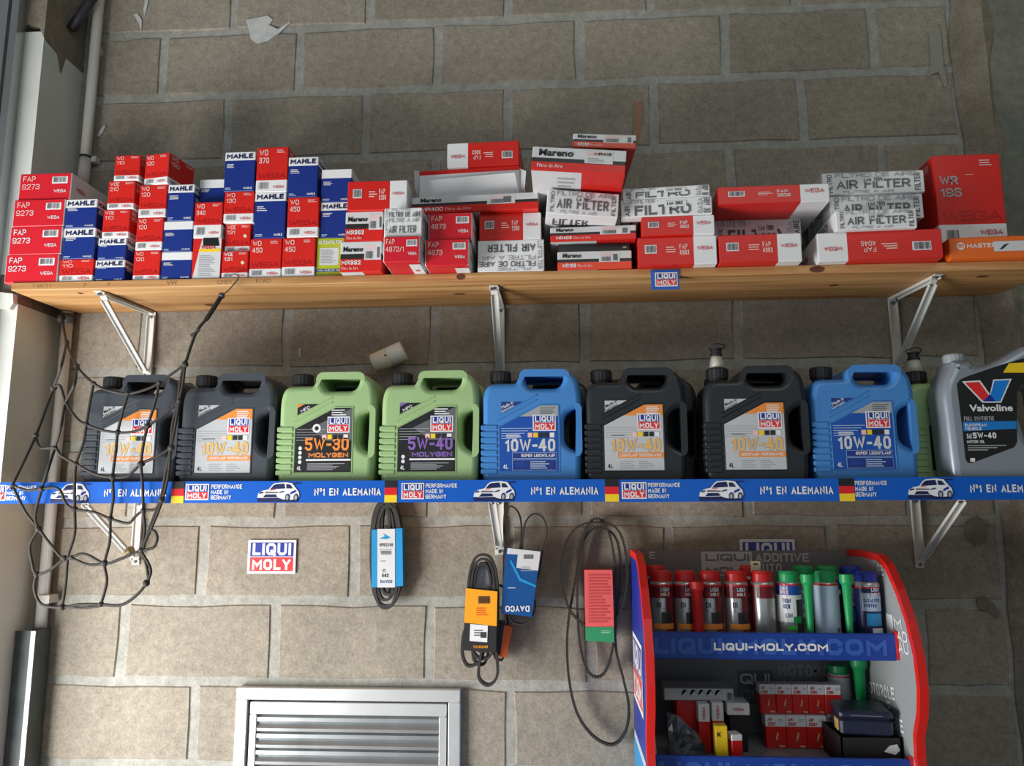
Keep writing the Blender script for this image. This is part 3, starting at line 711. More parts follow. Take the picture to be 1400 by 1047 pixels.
def I(d, x0, x1, yt, **k): return dict(d=d, x0=x0, x1=x1, ytop=yt, **k)
RW = 'red carton with white base band'; BW = 'blue carton with lettered white top band'; BP = 'blue carton with blank white top band'; FE = 'wide crimson carton'
stack(0, -.232, [I(FE, 7, 79, 348, style='fapend', code='9273', D=.15, ink=M_WHITE), I(FE, 13, 84, 309.5, style='fapend', code='9273', D=.15, ink=M_WHITE), I(FE, 18, 88, 272.5, style='fapend', code='9273', D=.15), I(FE, 26, 97, 237, style='fapend', code='9273', D=.16, Y=-.228)])
stack(1, -.231, [I('faded red carton with white base band', 81, 127, 354, code='WO 110', D=.07, band=.28), I(BW, 86, 130, 311.5, style='mahle', D=.075, band=.3), I(BW, 89, 132, 272, style='mahle', D=.075, band=.3)])
stack(2, -.231, [I(BW, 129, 170, 355, style='mahle', D=.07, band=.36), I(BW, 133, 172, 325, style='mahle', D=.07, band=.34), I(RW, 140, 177, 286, code='WOE 110', D=.075), I(RW, 147, 184, 247, code='WOE 210', D=.075), I(RW, 156, 191, 212, code='WO 110', D=.07)])
stack(3, -.231, [I(RW, 182, 219, 342, code='WO 120', D=.07, band=.16), I(RW, 186, 223, 297, code='WO 120', D=.07, band=.25), I(RW, 190, 228, 252.5, code='WO 120', D=.07, band=.25), I(RW, 196, 232, 210, code='WO 120', D=.10, yaw=-.18, band=.22)])
stack(4, -.231, [I(BP, 220, 262, 344, style='mahle', plain=1, D=.07, band=.3), I(BP, 223, 263.5, 302, style='mahle', plain=1, D=.07, band=.28), I(BW, 229, 265.5, 252, style='mahle', D=.075, band=.23)])
stack(5, -.231, [I('carton with grey text panel and yellow stripe', 263, 303, 325.5, style='wega_info', D=.075), I(RW, 265.5, 304, 276, code='WO 340', D=.075, band=.36), I(BP, 272, 307, 245, style='mahle', plain=1, D=.07, Y=-.21, band=.34)])
stack(6, -.231, [I('red carton with round gold seal', 303, 339, 343, code='WOE 131', D=.07, dot=1, ink=M_WHITE), I('red carton with round gold seal', 307, 342.5, 306, code='WOE 131', D=.07, Y=-.222, dot=1), I(RW, 306, 347.5, 261.5, code='WO 130', D=.075, band=.28), I(BW, 307, 349, 207.5, style='mahle', D=.08, band=.22)])
stack(7, -.231, [I(RW, 341.5, 385, 326, code='WO 450', D=.08, band=.22), I(BW, 348, 391, 262.5, style='mahle', D=.08, band=.2), I(RW, 351, 394, 201, code='WO 370', D=.085, band=.26)])
stack(8, -.231, [I(RW, 386, 431, 324.5, code='WO 450', D=.085, band=.25), I(RW, 393, 436, 269.5, code='WO 450', D=.08, band=.25), I(BW, 394, 435, 214.5, style='mahle', D=.085, band=.22)])
stack(9, -.225, [I('lime green carton with white text panel', 432.5, 471, 325, style='lime', D=.08), I(BW, 438, 477.5, 276, style='mahle', D=.08, band=.24), I(BP, 439, 481, 231, style='mahle', plain=1, D=.085, band=.28)])
# the looser piles further along the plank
G2 = 'air filter cartons piled on the pine shelf'
zK1 = place('lower of two twin cartons with white, black and red bands beside lime carton', 465, 522, 330, ZT, Y=-.262, ybot=371, D=.2, style='mareno', code='MR362', group=G2, st=(.58, .98), nw=.48)
zK2 = place('upper of two twin cartons with white, black and red bands beside lime carton', 472, 524, 289, zK1, Y=-.262, D=.2, style='mareno', code='MR362', group=G2, st=(.62, .99), nw=.52)
zK3 = place('red carton with white right end lying on the twin banded cartons', 475, 557, 247, zK2, Y=-.268, D=.16, style='faps', code='9288', group=G2)
zL1 = place('crimson carton jutting over the plank under a white lettered cube', 524, 574, 323, ZT, ybot=358, D=.2, style='fapend', code='4872/1', group=G2)
zL2 = place('small white carton with grey lettering on a jutting crimson carton', 525, 577, 284, zL1, Y=-.322, D=.17, style='airf', k=2, group=G2)
zM1 = place('lower of two crimson cartons jutting out under the long thin banded carton', 581, 641, 327, ZT, ybot=363, D=.2, style='fapend', code='4873', group=G2, ink=M_PINK)
zM2 = place('upper of two crimson cartons jutting out under the long thin banded carton', 585.5, 645.5, 291, zM1, Y=-.288, D=.2, style='fapend', code='4873', group=G2)
zN1 = place('white carton with upside-down grey lettering under a red and white carton', 653, 744, 328, ZT, Y=-.236, ybot=371, D=.2, style='airf', k=2, flip=True, group=G2)
zN2 = place('red carton with white right end between lettered white and long banded cartons', 655, 740, 291, zN1, Y=-.236, D=.2, style='faps', code='9288', group=G2)
zMR = place('long thin carton with white, black and red bands across the pile', 562, 736, 266, zN2, Y=-.252, D=.2, yaw=-.05, style='mareno', code='MR400', group=G2, one=1, bright=0, st=(.6, .82), nw=.17)
zOP = place('opened white carton with loose flaps and red upper edge', 572, 711, 230, zMR, Y=-.215, D=.19, yaw=-.07, style='opened', group=G2)
place('red carton printed upside down with white left end, atop the opened carton', 611, 710, 194, zOP, Y=-.225, D=.19, yaw=-.03, style='faps', code='3802', flip=True, group=G2)
zO1 = place('thin banded carton lying on the plank beside the blue sticker', 762, 864, 343, ZT, Y=-.240, ybot=367, D=.2, style='mareno', code='MR183', group=G2, one=1, bright=1, st=(.56, .84), nw=.25, rb=.4)
zOb = place('black carton wedged between two thin banded cartons', 763, 862, 332.5, zO1, Y=-.222, D=.19, style='plain', group=G2)
zO2 = place('thin dark banded carton jutting out under a grey lettered carton', 752, 870, 309, zOb, ybot=328.5, D=.2, yaw=-.03, style='mareno', code='MR403', group=G2, one=1, st=(.58, .93), nw=.2)
zO3 = place('grey-white lettered carton wedged beneath the large banded carton', 746, 845, 265, zO2, ybot=298, D=.2, yaw=.05, roll=.085, style='airf', code='LAM 2003', group=G2)
zO4 = place('large carton with white, black and red bands and black word', 725.5, 855, 207, zO3, ybot=239.5, D=.28, yaw=.0, roll=.086, style='mareno', code='MR416', group=G2, big=1, st=(.56, .86), nw=.37, rb=.36)
place('small banded carton topmost of its pile, behind the large banded carton', 783, 870, 184.5, zO4, ybot=204, D=.25, yaw=.05, roll=.04, style='mareno', code='MR269', group=G2, one=1, st=(.48, .95), nw=.3, bright=1)
zP1 = place('larger red carton with white right end right above the blue sticker', 872, 980, 323, ZT, ybot=362, D=.22, yaw=-.03, style='faps', code='4983', group=G2)
zP2 = place('thinner red carton with white right end below two lettered white cartons', 877, 977, 295, zP1, ybot=321, D=.22, yaw=-.03, style='faps', code='3802', group=G2, ink=M_WHITE)
zP3 = place('lower of two flat white cartons with big grey letters', 849, 973, 270.5, zP2, ybot=295, D=.2, yaw=-.07, style='airf', code='LAM 2002', k=1, group=G2)
place('upper of two flat white cartons with big grey letters', 851, 970, 255, zP3, ybot=270.5, D=.2, yaw=-.07, style='airf', code='LAM 2002', k=1, group=G2)
zQ1 = place('red carton with white right end below a recessed grey lettered carton', 983, 1096, 320, ZT, ybot=358.5, D=.22, yaw=-.02, style='faps', code='4983', group=G2)
zQ2 = place('grey lettered carton set back between two red cartons', 977, 1096, 300, zQ1, Y=-.18, D=.17, style='airf', code='LAM 7009', k=1, group=G2)
place('red carton with white right end jutting out over a set-back lettered carton', 982, 1134, 253, zQ2, ybot=277.5, D=.28, yaw=-.02, style='faps', code='2829', group=G2, ink=M_WHITE, band=.26)
zR1 = place('long red carton printed upside down with white left end', 1119, 1287, 315.5, ZT, ybot=355, D=.2, yaw=-.05, style='faps', code='4046', group=G2, flip=True, band=.24)
zR2 = place('smallest white lettered carton, lowest of three on the upside-down red carton', 1143, 1253, 286, zR1, ybot=313, D=.2, yaw=-.03, style='airf', code='LAM 2002', group=G2)
zR3 = place('middle white lettered carton of three on the upside-down red carton', 1135, 1262, 266, zR2, ybot=300, D=.18, yaw=-.02, style='airf', code='LAM 7050', group=G2)
place('topmost white lettered carton of three on the upside-down red carton', 1124, 1263.5, 234.5, zR3, ybot=264.5, D=.2, yaw=-.02, style='airf', code='LAM 7050', group=G2)
zS1 = place('flat orange carton with white sticker under the tall red carton', 1299, 1418, 323, ZT, ybot=353, D=.24, yaw=-.04, style='master', group=G2)
place('tall red carton with white base band on the flat orange carton', 1280, 1373, 211, zS1, ybot=331, D=.13, style='wr', code='196', group=G2)

# ================================================================== PRINTED SHELF STRIPS
def car(P, u, v, w, h):
    p = lambda pts: [(u+a*w, v+b*h) for a, b in pts]
    P.poly('race_car', M_INK, p([(.02,.0),(.98,.0),(.97,.12),(.85,.2),(.1,.2),(.0,.16)]), 2)
    P.poly('race_car', M_WHITE, p([(.01,.22),(.03,.44),(.14,.58),(.27,.64),(.36,.88),(.42,.96),(.66,1),(.82,.95),(.90,.72),(.98,.52),(1.0,.3),(.96,.14),(.72,.1),(.6,.14),(.5,.22),(.16,.2)]), 3)
    P.poly('race_car', M_INK, p([(.3,.64),(.38,.84),(.43,.9),(.63,.93),(.66,.68)]), 4); P.poly('race_car', M_INK, p([(.69,.68),(.68,.9),(.77,.88),(.84,.68)]), 4)
    P.poly('race_car', M_INK, p([(.05,.4),(.16,.46),(.13,.52),(.06,.48)]), 4); P.poly('race_car', M_INK, p([(.52,.44),(.64,.5),(.62,.56),(.52,.5)]), 4)
    P.poly('race_car', M_GREY1, p([(.18,.44),(.5,.44),(.48,.5),(.2,.52)]), 4); P.poly('race_car', M_INK, p([(.14,.22),(.48,.24),(.44,.38),(.2,.38)]), 4)
    for cx in (.72, .92):
        P.poly('race_car', M_INK, p([(cx+.055*math.cos(k*PI/6), .22+.19*math.sin(k*PI/6)) for k in range(12)]), 5); P.poly('race_car', M_GREY2, p([(cx+.034*math.cos(k*PI/6), .22+.12*math.sin(k*PI/6)) for k in range(12)]), 6)
    P.poly('race_car', M_LOGOR, p([(.3,.58),(.42,.6),(.42,.63),(.3,.62)]), 5); P.poly('race_car', M_LOGOB, p([(.78,.36),(.92,.5),(.9,.6),(.8,.5)]), 5)
    P.poly('race_car', M_INK, p([(.84,.92),(1.02,.9),(1.02,.95),(.86,.98)]), 4)
SZ0, SZ1 = 1.557, 1.605
def strip(label, x0, x1, logo_=None, perf=None, carx=None, n1=None, flag=None, Y=YF-.002, dz=0):
    a = aty(x0, 672, Y).x; b = aty(x1, 672, Y).x; H = SZ1-SZ0
    t = thing('shelf_strip', label, 'shelf strip', (a, Y, SZ0+dz), 0, 'blue printed shelf strips')
    mb = MB(); mb.box((0, -.0006, 0), (b-a, .0006, H), M_BLUEP); mb.build('strip_panel', t)
    P = Print(); X = lambda px: aty(px, 672, Y).x-a
    if logo_: logo(P, X(logo_[0]), H*.14, X(logo_[1])-X(logo_[0]), H*.74)
    if perf:
        h = H*.19; u = X(perf[0]); w = X(perf[1])-u
        for k, (q, f) in enumerate((('PERFORMANCE', 1), ('MADE IN', .56), ('GERMANY', .66))): P.text(M_WHITE, q, u, H*(.66-.25*k), h, w*f, bold=.008)
    if carx: car(P, X(carx[0]), H*.04, X(carx[1])-X(carx[0]), H*.9)
    if n1: P.text(M_WHITE, n1[2], X(n1[0]), H*.32, H*.34, X(n1[1])-X(n1[0]), bold=.03)
    if flag:
        u0, u1 = X(flag[0]), X(flag[1])
        for k, mm in enumerate((M_YELLOW, M_FLAGR, M_BLACK)): P.rect('flag', mm, u0, H*k/3, u1, H*(k+1)/3, 2)
    P.flush(t, lambda u, v, l: (u, -.0007-l, v))
NA = 'N°1 EN ALEMANIA'
strip('blue printed strip behind the hanging cord net', -6, 252, (-22, 9), (10, 50), (70, 123), (143, 228, NA), (235, 252))
strip('blue printed strip below the graphite jug and orange-lettered green jug', 252, 543, (254, 286), (289, 331), (352, 410), (430, 521, NA), (526, 543))
strip('blue printed strip below the purple-lettered green jug and its blue neighbour', 543, 846, (549, 580), (582, 625), (647, 704), (726, 818, NA), (827, 846))
strip('blue printed strip below the two black jugs', 846, 1168, (850, 884), (886, 930), (955, 1016), (1039, 1139, NA), (1147, 1168), dz=-.001)
strip('blue printed strip without logo below the silver jug', 1168, 1440, None, (1169, 1213), (1240, 1302), (1326, 1426, NA), None, dz=.001)

# ================================================================== OIL JUGS
JW, JH = .223, .2575
su, sv = JW/600, JH/645
def rounded(pts, n=4):
    out = []; N = len(pts)
    for i, p in enumerate(pts):
        x, y = p[0], p[1]; r = p[2] if len(p) > 2 else 0
        if not r: out.append((x, y)); continue
        a = Vector(pts[i-1][:2]); b = Vector((x, y)); c = Vector(pts[(i+1) % N][:2])
        d1 = (a-b); d2 = (c-b); r1 = min(r, d1.length*.49); r2 = min(r, d2.length*.49); p1 = b+d1.normalized()*r1; p2 = b+d2.normalized()*r2
        for k in range(n+1):
            t = k/n; q = p1*(1-t)**2+b*2*t*(1-t)+p2*t*t; out.append((q.x, q.y))
    return out
def jug_solid(outlines, depth, bevel, name='jug_body', res=3):
    c = bpy.data.curves.new(name, 'CURVE'); c.dimensions = '2D'; c.fill_mode = 'BOTH'; c.extrude = depth/2-bevel; c.bevel_depth = bevel; c.bevel_resolution = res; c.offset = -bevel
    for pts in outlines:
        s = c.splines.new('POLY'); s.points.add(len(pts)-1)
        for i, p in enumerate(pts): s.points[i].co = (p[0], p[1], 0, 1)
        s.use_cyclic_u = True
    o = bpy.data.objects.new(name, c); me = bpy.data.meshes.new_from_object(o)
    bpy.data.objects.remove(o); bpy.data.curves.remove(c)
    me.transform(Matrix.Rotation(PI/2, 4, 'X')); me.transform(Matrix.Translation((0, depth/2, 0)))   # x right, z up, front at y=0
    me.polygons.foreach_set('use_smooth', [True]*len(me.polygons))
    try: me.set_sharp_from_angle(angle=math.radians(38))
    except Exception: pass
    return me
OUT = rounded([(12,0,45),(588,0,55),(600,330,30),(600,560,120),(545,645,70),(235,645,28),(205,578,14),(30,578,60),(0,500,60),(2,50,20)])
TOPH = rounded([(258,622,14),(498,622,14),(486,572,30),(455,546,24),(292,546,24),(266,572,30)])
SIDEH = rounded([(566,432,10),(512,404,26),(494,370,16),(494,250,16),(514,214,26),(566,190,10)])
sc = lambda pts: [(a*su, b*sv) for a, b in pts]
JD = .125
JME = jug_solid([sc(OUT), sc(TOPH), sc(SIDEH)], JD, .013)
_rib = MB(); _rib.cbox((-.0022, -.0022, 0), (94*su, .06, 29*sv), M_JBLK, .0018)
RIB = _rib.mesh('grip_rib')
def cap_mesh():
    mb = MB()
    prof = [(.021, 0), (.021, .004), (.0242, .005), (.0242, .026), (.0222, .0295), (.010, .03)]
    mb.lathe(prof, M_CAP, n=36, wob=.018); return mb.mesh('cap')
CAPM = cap_mesh()
def recol(me, m):
    q = me.copy(); q.materials.clear(); q.materials.append(m); q.polygons.foreach_set('material_index', [0]*len(q.polygons)); return q
_jm = {}
def jug_label(P, kind):
    LB = [(110,82),(458,82),(458,446),(352,446),(110,330)]; TR = [(116,470),(252,470),(116,404)]
    if kind == 's':
        P.poly('label', M_LABS, LB, 1); P.poly('label', M_LABO, [(458,446),(352,446),(228,386),(458,386)], 2); P.poly('made_in_label', M_LABS, TR, 1)
        for k in range(5): P.rect('label_line', M_GREY2, 116, 318-14*k, 330-20*k, 321-14*k, 2)
        P.text(M_LABG, '10W-40', 150, 186, 70, 292, bold=.016, layer=4); P.text(M_GREY2, '10W-40', 146, 182, 70, 292, bold=.022, layer=3)
        P.rect('label_band', M_LABO, 188, 150, 458, 180, 2); P.text(M_WHITE, 'LEICHTLAUF PERFORMANCE', 200, 158, 15, 242, bold=.02, layer=3)
        P.text(M_BLACK, '4L', 128, 94, 24, 28, bold=.01); P.lines(M_GREY2, 200, 90, 90, 46, 4); P.lines(M_GREY2, 310, 90, 90, 46, 4); P.lines(M_WHITE, 360, 394, 86, 44, 4, layer=3); P.lines(M_GREY1, 150, 270, 130, 10, 1)
        tm = M_BLACK
    elif kind in ('g1', 'g2'):
        ink = M_LABG if kind == 'g1' else M_LABP
        P.poly('label', M_BLACK, LB, 1); P.poly('made_in_label', M_BLACK, TR, 1); P.poly('label', M_GREY1, [(458,260),(300,260),(200,330),(458,446)], 2)
        for k in range(5): P.rect('label_line', M_GREY2, 116, 322-15*k, 300-26*k, 325-15*k, 3)
        P.text(M_LABO if kind == 'g1' else ink, '5W-' + ('30' if kind == 'g1' else '40'), 172, 204, 72, 270, bold=.014, layer=4)
        P.rect('label_band', M_CHAR, 180, 160, 452, 196, 3); P.text(M_LABO if kind == 'g1' else ink, 'MOLYGEN', 196, 165, 27, 244, bold=.035, layer=4)
        P.rect('label_band', M_WHITE, 180, 146, 456, 156, 3); P.rect('label_band', M_CHAR, 180, 88, 452, 138, 3); P.lines(M_GREY2, 190, 92, 240, 42, 5, layer=4)
        P.text(M_WHITE, '4L', 126, 94, 22, 26, bold=.01)
        for k in range(4 if kind == 'g1' else 2): P.poly('label_mark', M_WHITE, [(142+11*math.cos(q*PI/4), 140+26*k+11*math.sin(q*PI/4)) for q in range(8)], 3)
        if kind == 'g1': P.poly('label_mark', M_WHITE, [(240+26*math.cos(q*PI/6), 330+26*math.sin(q*PI/6)) for q in range(12)], 4); P.poly('label_mark', M_CHAR, [(240+13*math.cos(q*PI/6), 330+13*math.sin(q*PI/6)) for q in range(12)], 5)
        P.poly('made_in_label', M_LABO if kind == 'g1' else ink, [(116,470),(160,470),(116,448)], 2)
        P.lines(M_WHITE, 330, 400, 110, 40, 3, layer=3); tm = M_WHITE
    else:
        P.poly('label', M_LABB, LB, 1); P.poly('label', M_GREY2, [(458,446),(352,446),(228,386),(458,386)], 2); P.poly('made_in_label', M_LABB2, TR, 1)
        for k in range(5): P.rect('label_line', M_PBLUE, 116, 318-14*k, 300-22*k, 321-14*k, 2)
        P.text(M_OFFW, '10W-40', 140, 190, 70, 300, bold=.018, layer=3)
        P.rect('label_band', M_PBLUE, 182, 150, 446, 184, 2); P.rect('label_band', M_LABB2, 184, 152, 444, 182, 3); P.text(M_WHITE, 'SUPER LEICHTLAUF', 236, 159, 17, 202, bold=.02, layer=4)
        P.rect('label_band', M_PBLUE, 182, 86, 446, 144, 2); P.rect('label_band', M_LABB2, 184, 88, 444, 142, 3); P.lines(M_PBLUE, 290, 92, 130, 46, 4, layer=4); P.lines(M_LABB, 200, 100, 80, 36, 4, layer=4)
        P.text(M_WHITE, '4L', 128, 94, 24, 30, bold=.01); P.lines(M_WHITE, 146, 266, 112, 22, 2); P.lines(M_GREY1, 350, 394, 100, 44, 4, layer=3); tm = M_WHITE
    if kind in ('s', 'b'):
        r = math.radians(26); P.text(tm, 'Made in', 124, 428, 18, 74, bold=.01, rot=r); P.text(tm, 'Germany', 122, 404, 18, 84, bold=.01, rot=r)
    else: P.text(tm, 'MFC', 140, 420, 18, 60, bold=.01, rot=math.radians(24))
    logo(P, 306, 304, 138, 92, l=4)
    for k, mm in enumerate((M_PINK, M_YELLOW, M_CHAR, M_CHAR, M_WHITE)): P.rect('label_badge', mm, 276+33*k, 268, 276+33*k+27, 294, 4)
def make_jug(label, body, kind, px, Y=-.282, yaw=0, spout=False, loc=None, group='oil jugs on the lower shelf'):
    x = loc[0] if loc else aty(px, 600, Y).x
    t = thing('oil_jug', label, 'jug', (x, loc[1] if loc else Y, ZL), yaw, group)
    if body not in _jm: _jm[body] = (recol(JME, body), recol(RIB, body))
    jm, rm = _jm[body]
    b = put('jug_body', jm, t)
    for k in range(8): o = put('grip_rib', rm, b); o.location = (0, .0, (66+35*k)*sv)
    mb = MB(); z = 578*sv
    mb.lathe([(.0195, z-.014), (.0195, z+.006)], body, (105*su, JD*.34, 0), 20); mb.build('neck', b, True)
    c = put('cap', CAPM, t); c.location = (105*su, JD*.34, z+.002)
    if spout:
        q = thing('pouring_spout', 'clear pouring spout with black stopper on the ' + spout, 'spout', (x+105*su, (loc[1] if loc else Y)+JD*.34, ZL+z+.0318), yaw, 'clear pouring spouts')
        mb = MB(); mb.lathe([(.0165, 0), (.0155, .012), (.0125, .03)], M_CLEAR, n=20); mb.build('spout_body', q, True)
        mb = MB(); mb.lathe([(.0105, 0), (.009, .028)], mat('amber_core', srgb(196, 186, 150), .4), n=14); mb.build('inner_tube', q, True)
        mb = MB(); mb.lathe([(.0135, .028), (.0135, .034), (.0115, .035), (.0115, .042), (.0135, .043), (.0135, .047)], M_CAP, n=20); mb.build('stopper', q)
        mb = MB(); mb.tube(smooth_path([(-.012, 0, .045), (-.018, -.004, .05), (0, -.012, .056), (.018, -.004, .053), (.013, 0, .045)]), .0013, M_CAP); mb.build('stopper_loop', q)
    if kind:
        mb = MB()     # the two diagonal ridges between corner label and main label
        for k in (0, 1):
            a = Vector((98*su, 0, (392-26*k)*sv)); e = Vector((330*su, 0, (505-26*k)*sv))
            mb.tube([a, e], .0018, body, 6)
        mb.build('ridge', b)
        mb = MB(); f = .0012      # raised rim around the label
        ring = [(106,76),(464,76),(464,452),(350,452),(104,333)]
        mb.tube([(a*su, 0, c_*sv) for a, c_ in ring], .0014, body, 6, True); mb.build('label_rim', b)
        P = Print(); jug_label(P, kind); P.flush(t, lambda u, v, l: (u*su, -.0003-l*.5, v*sv))
    return t
make_jug('graphite jug with silver label behind the cord net', M_JGRY, 's', 114)
make_jug('graphite jug with silver label between the netted jug and a green jug', M_JGRY, 's', 244.5)
make_jug('light green jug with orange lettering on its black label', M_JGRN, 'g1', 380)
make_jug('light green jug with purple lettering on its black label', M_JGRN, 'g2', 520)
make_jug('blue jug between the purple-lettered green jug and a black jug', M_JBLU, 'b', 659)
make_jug('black jug with silver label and no spout on its cap', M_JBLK, 's', 801)
make_jug('black jug with silver label and a clear spout on its cap', M_JBLK, 's', 965, Y=-.288, spout='black jug with silver label')
make_jug('blue jug between the spouted black jug and a half-hidden green jug', M_JBLU, 'b', 1112, Y=-.28)
make_jug('light green jug half hidden behind the silver jug', M_JGRN, 'g2', 1246, Y=-.203, spout='half-hidden green jug')
# a second row stands behind, glimpsed through the handles
for lab, body, px in (('green jug standing behind the purple-lettered green jug', M_JGRN, 543), ('black jug standing behind the middle blue jug', M_JBLK, 682), ('black jug standing behind the black jug without spout', M_JBLK, 828), ('black jug standing behind the spouted black jug', M_JBLK, 962), ('dark jug standing behind the orange-lettered green jug', M_JGRY, 400)):
    make_jug(lab, body, None, px, Y=-.138, group='second row of oil jugs')

# silver jug with slanted handle at the right end
YV = -.292
w2 = lambda x, y: aty(1080+x/4.028, 440+y/4.028, YV)
o0 = w2(868, 600).x
def vp(x, y): p = w2(x, y); return (p.x-o0, p.z-ZL)
xl_ = 0.0
body = [(.004,0,.02),(.235,0,.02),(.236,.22,.03),(.215,.285,.02),(.185,.300,.012),(.128,.268,.012),(.100,.256,.01),(.072,.255,.008),(.066,.266,.004),(.026,.266,.004),(.022,.252,.008),(-.003,.205,.03),(0,.15,.01)]
hole = [(.150,.215,.01),(.205,.205,.01),(.205,.10,.012),(.165,.085,.012),(.150,.16,.02)]
t = thing('oil_jug', 'silver jug with red and blue chevron on a black label', 'jug', (o0, YV, ZL), 0, 'oil jugs on the lower shelf')
vm = jug_solid([rounded(body), rounded(hole)], .086, .016); vm.materials.append(M_SILV); put('jug_body', vm, t)
mb = MB(); mb.lathe([(.021, 0), (.0225, .003), (.0225, .016), (.0205, .019), (.01, .0195)], mat('grey_cap', srgb(150, 156, 160), .4), n=36, wob=.012); c = mb.build('cap', t); c.location = (.046, .04, .266)
P = Print()
LB = [vp(*q) for q in ((918,345),(935,318),(975,300),(1150,240),(1320,190),(1320,330),(1262,350),(1250,400),(1250,660),(1235,690),(1000,778),(978,775),(966,755),(945,560))]
P.poly('label', M_BLACK, LB, 1)
g = lambda m, pts, l=2, part='chevron': P.poly(part, m, [vp(*q) for q in pts], l)
g(M_WHITE, [(946,328),(1046,322),(1100,398),(1118,318),(1220,313),(1162,445),(1058,445)]); g(M_LOGOR, [(962,335),(1040,331),(1098,412),(1062,436)], 3); g(mat('chevron_blue', srgb(20, 124, 214), .35), [(1124,325),(1208,320),(1156,438),(1098,438),(1100,412)], 3); g(M_LOGOB, [(1098,398),(1130,438),(1062,438)], 4)
def vtext(m, s, x, y, h, w, **k):
    a = vp(x, y); b = vp(x+w, y); hh = vp(x, y-h)[1]-a[1]; P.text(m, s, a[0], a[1], hh, b[0]-a[0], layer=3, **k)
vtext(M_WHITE, 'Valvoline', 988, 494, 38, 240, bold=.03, part='brand_print'); vtext(M_GREY2, 'FULL SYNTHETIC', 958, 544, 22, 165, bold=.01)
g(mat('euro_blue', srgb(22, 120, 200), .4), [(950,550),(1246,546),(1246,588),(955,602)], 2, 'label_band'); vtext(M_WHITE, 'EUROPEAN', 962, 576, 16, 120, bold=.02); vtext(M_WHITE, 'VEHICLE', 964, 597, 16, 92, bold=.02)
vtext(M_WHITE, '5W-40', 1008, 642, 32, 128, bold=.03); vtext(M_WHITE, 'SAE', 974, 642, 26, 28, bold=.01); vtext(M_WHITE, 'MOTOR OIL', 974, 668, 16, 98, bold=.01)
for k in range(3): a = vp(978, 684+12*k); b = vp(1190-50*k, 680+12*k); P.rect('fine_print', M_GREY2, a[0], a[1], b[0], a[1]+.002, 3)
g(M_YELLOW, [(1172,280),(1205,228),(1330,222),(1330,280)], 2, 'yellow_flash'); g(M_WHITE, [(992,750),(1018,750),(1018,770),(992,770)], 2, 'label_mark')
P.flush(t, lambda u, v, l: (u, -.0003-l*.6, v))

# ================================================================== WALL STICKERS
def sticker(label, px0, py0, px1, py1, Y, card=False, grp='logo stickers'):
    a, b = aty(px0, py1, Y), aty(px1, py0, Y); w, h = b.x-a.x, b.z-a.z
    t = thing('logo_sticker', label, 'sticker', (a.x, Y, a.z), 0, grp)
    mb = MB(); mb.box((0, -.0006, 0), (w, .0006, h), M_BLUEP if card else M_WHITE); mb.build('sticker_sheet', t)
    P = Print()
    if card: logo(P, w*.14, h*.14, w*.8, h*.72)
    else: logo(P, 0, 0, w, h)
    P.flush(t, lambda u, v, l: (u, -.0008-l, v))
sticker('blue and red logo sticker on bare block wall above the vent', 338, 738, 405.5, 784, -.0025)
sticker('blue and red logo sticker half hidden behind the additive display', 1013, 737, 1086, 786, -.0025)
sticker('small blue logo card stuck to the pine plank edge', 890.5, 368.5, 928, 396, YS-.002, True)

# ================================================================== PIPES, RAIL, SENSOR, VENT
def pole(name, label, cat, pts, r, m, extra=None, n=14):
    p0 = Vector(pts[0]); t = thing(name, label, cat, p0)
    mb = MB(); mb.tube([Vector(p)-p0 for p in pts], r, m, n); mb.build('pipe', t, True); return t
xp = aty(119, 200, -.02).x
t = pole('conduit_pipe', 'grey plastic conduit above the pine shelf beside the white pillar', 'pipe', [(xp, -.022, 2.10), (xp, -.022, 3.0), (xp+.012, -.02, 3.2)], .0145, M_PVC)
mb = MB(); z = aty(112, 216, -.02).z-2.10; mb.lathe([(.0162, z-.002), (.0162, z+.004)], M_BLACK, n=14); mb.lathe([(.0155, z-.09), (.0155, z-.003)], M_PVC, n=14); mb.build('coupling', t, True)
mb = MB(); mb.box((.008, .0, z-.012), (.03, .02, z+.004), M_PVC); mb.build('clamp', t)
xq = aty(84, 540, -.02).x
t = pole('conduit_pipe', 'grey plastic conduit below the pine shelf behind the cord net', 'pipe', [(xq, -.022, 2.075), (xq, -.022, aty(52, 858, -.02).z)], .0145, M_PVC)
mb = MB(); mb.lathe([(.0165, -.03), (.0165, -.005)], M_DSTEEL, n=14); mb.build('coupling', t, True)
zc = aty(62, 818, -.02).z-2.075; mb = MB(); mb.box((-.004, -.018, zc-.01), (.028, .02, zc+.01), M_PVC); mb.build('clamp', t)
mb = MB(); zt_ = aty(60, 862, -.06).z     # galvanised angle iron leaning in the corner
xa, xb = aty(42, 900, -.06).x, aty(70, 900, -.06).x
mb.box((XL+.002, -.064, 0), (XL+.052, -.061, zt_), M_DSTEEL); mb.box((XL+.052, -.064, 0), (XL+.055, -.004, zt_), M_DSTEEL); mb.box((XL+.044, -.0665, 0), (XL+.056, -.064, zt_), M_STEEL)
tag(mb.build('angle_iron'), 'dark galvanised angle iron standing in the corner by the pillar', 'metal angle')
xk = aty(22, 120, -.17).x      # door track on the pillar
t = thing('door_track', 'galvanised door track running up the front of the white pillar', 'track', (xk, -.17, 0))
mb = MB()
for a, b, y in ((-.012, .008, -.03), (-.06, -.03, -.02), (-.11, -.075, -.03)): mb.box((a, y, .4), (b, .004, 3.5), M_STEEL)
mb.box((-.14, -.008, .4), (.0, .002, 3.5), M_DSTEEL); mb.build('track_channel', t)
a = aty(97, 40, -.075); b = aty(134, -14, -.075)
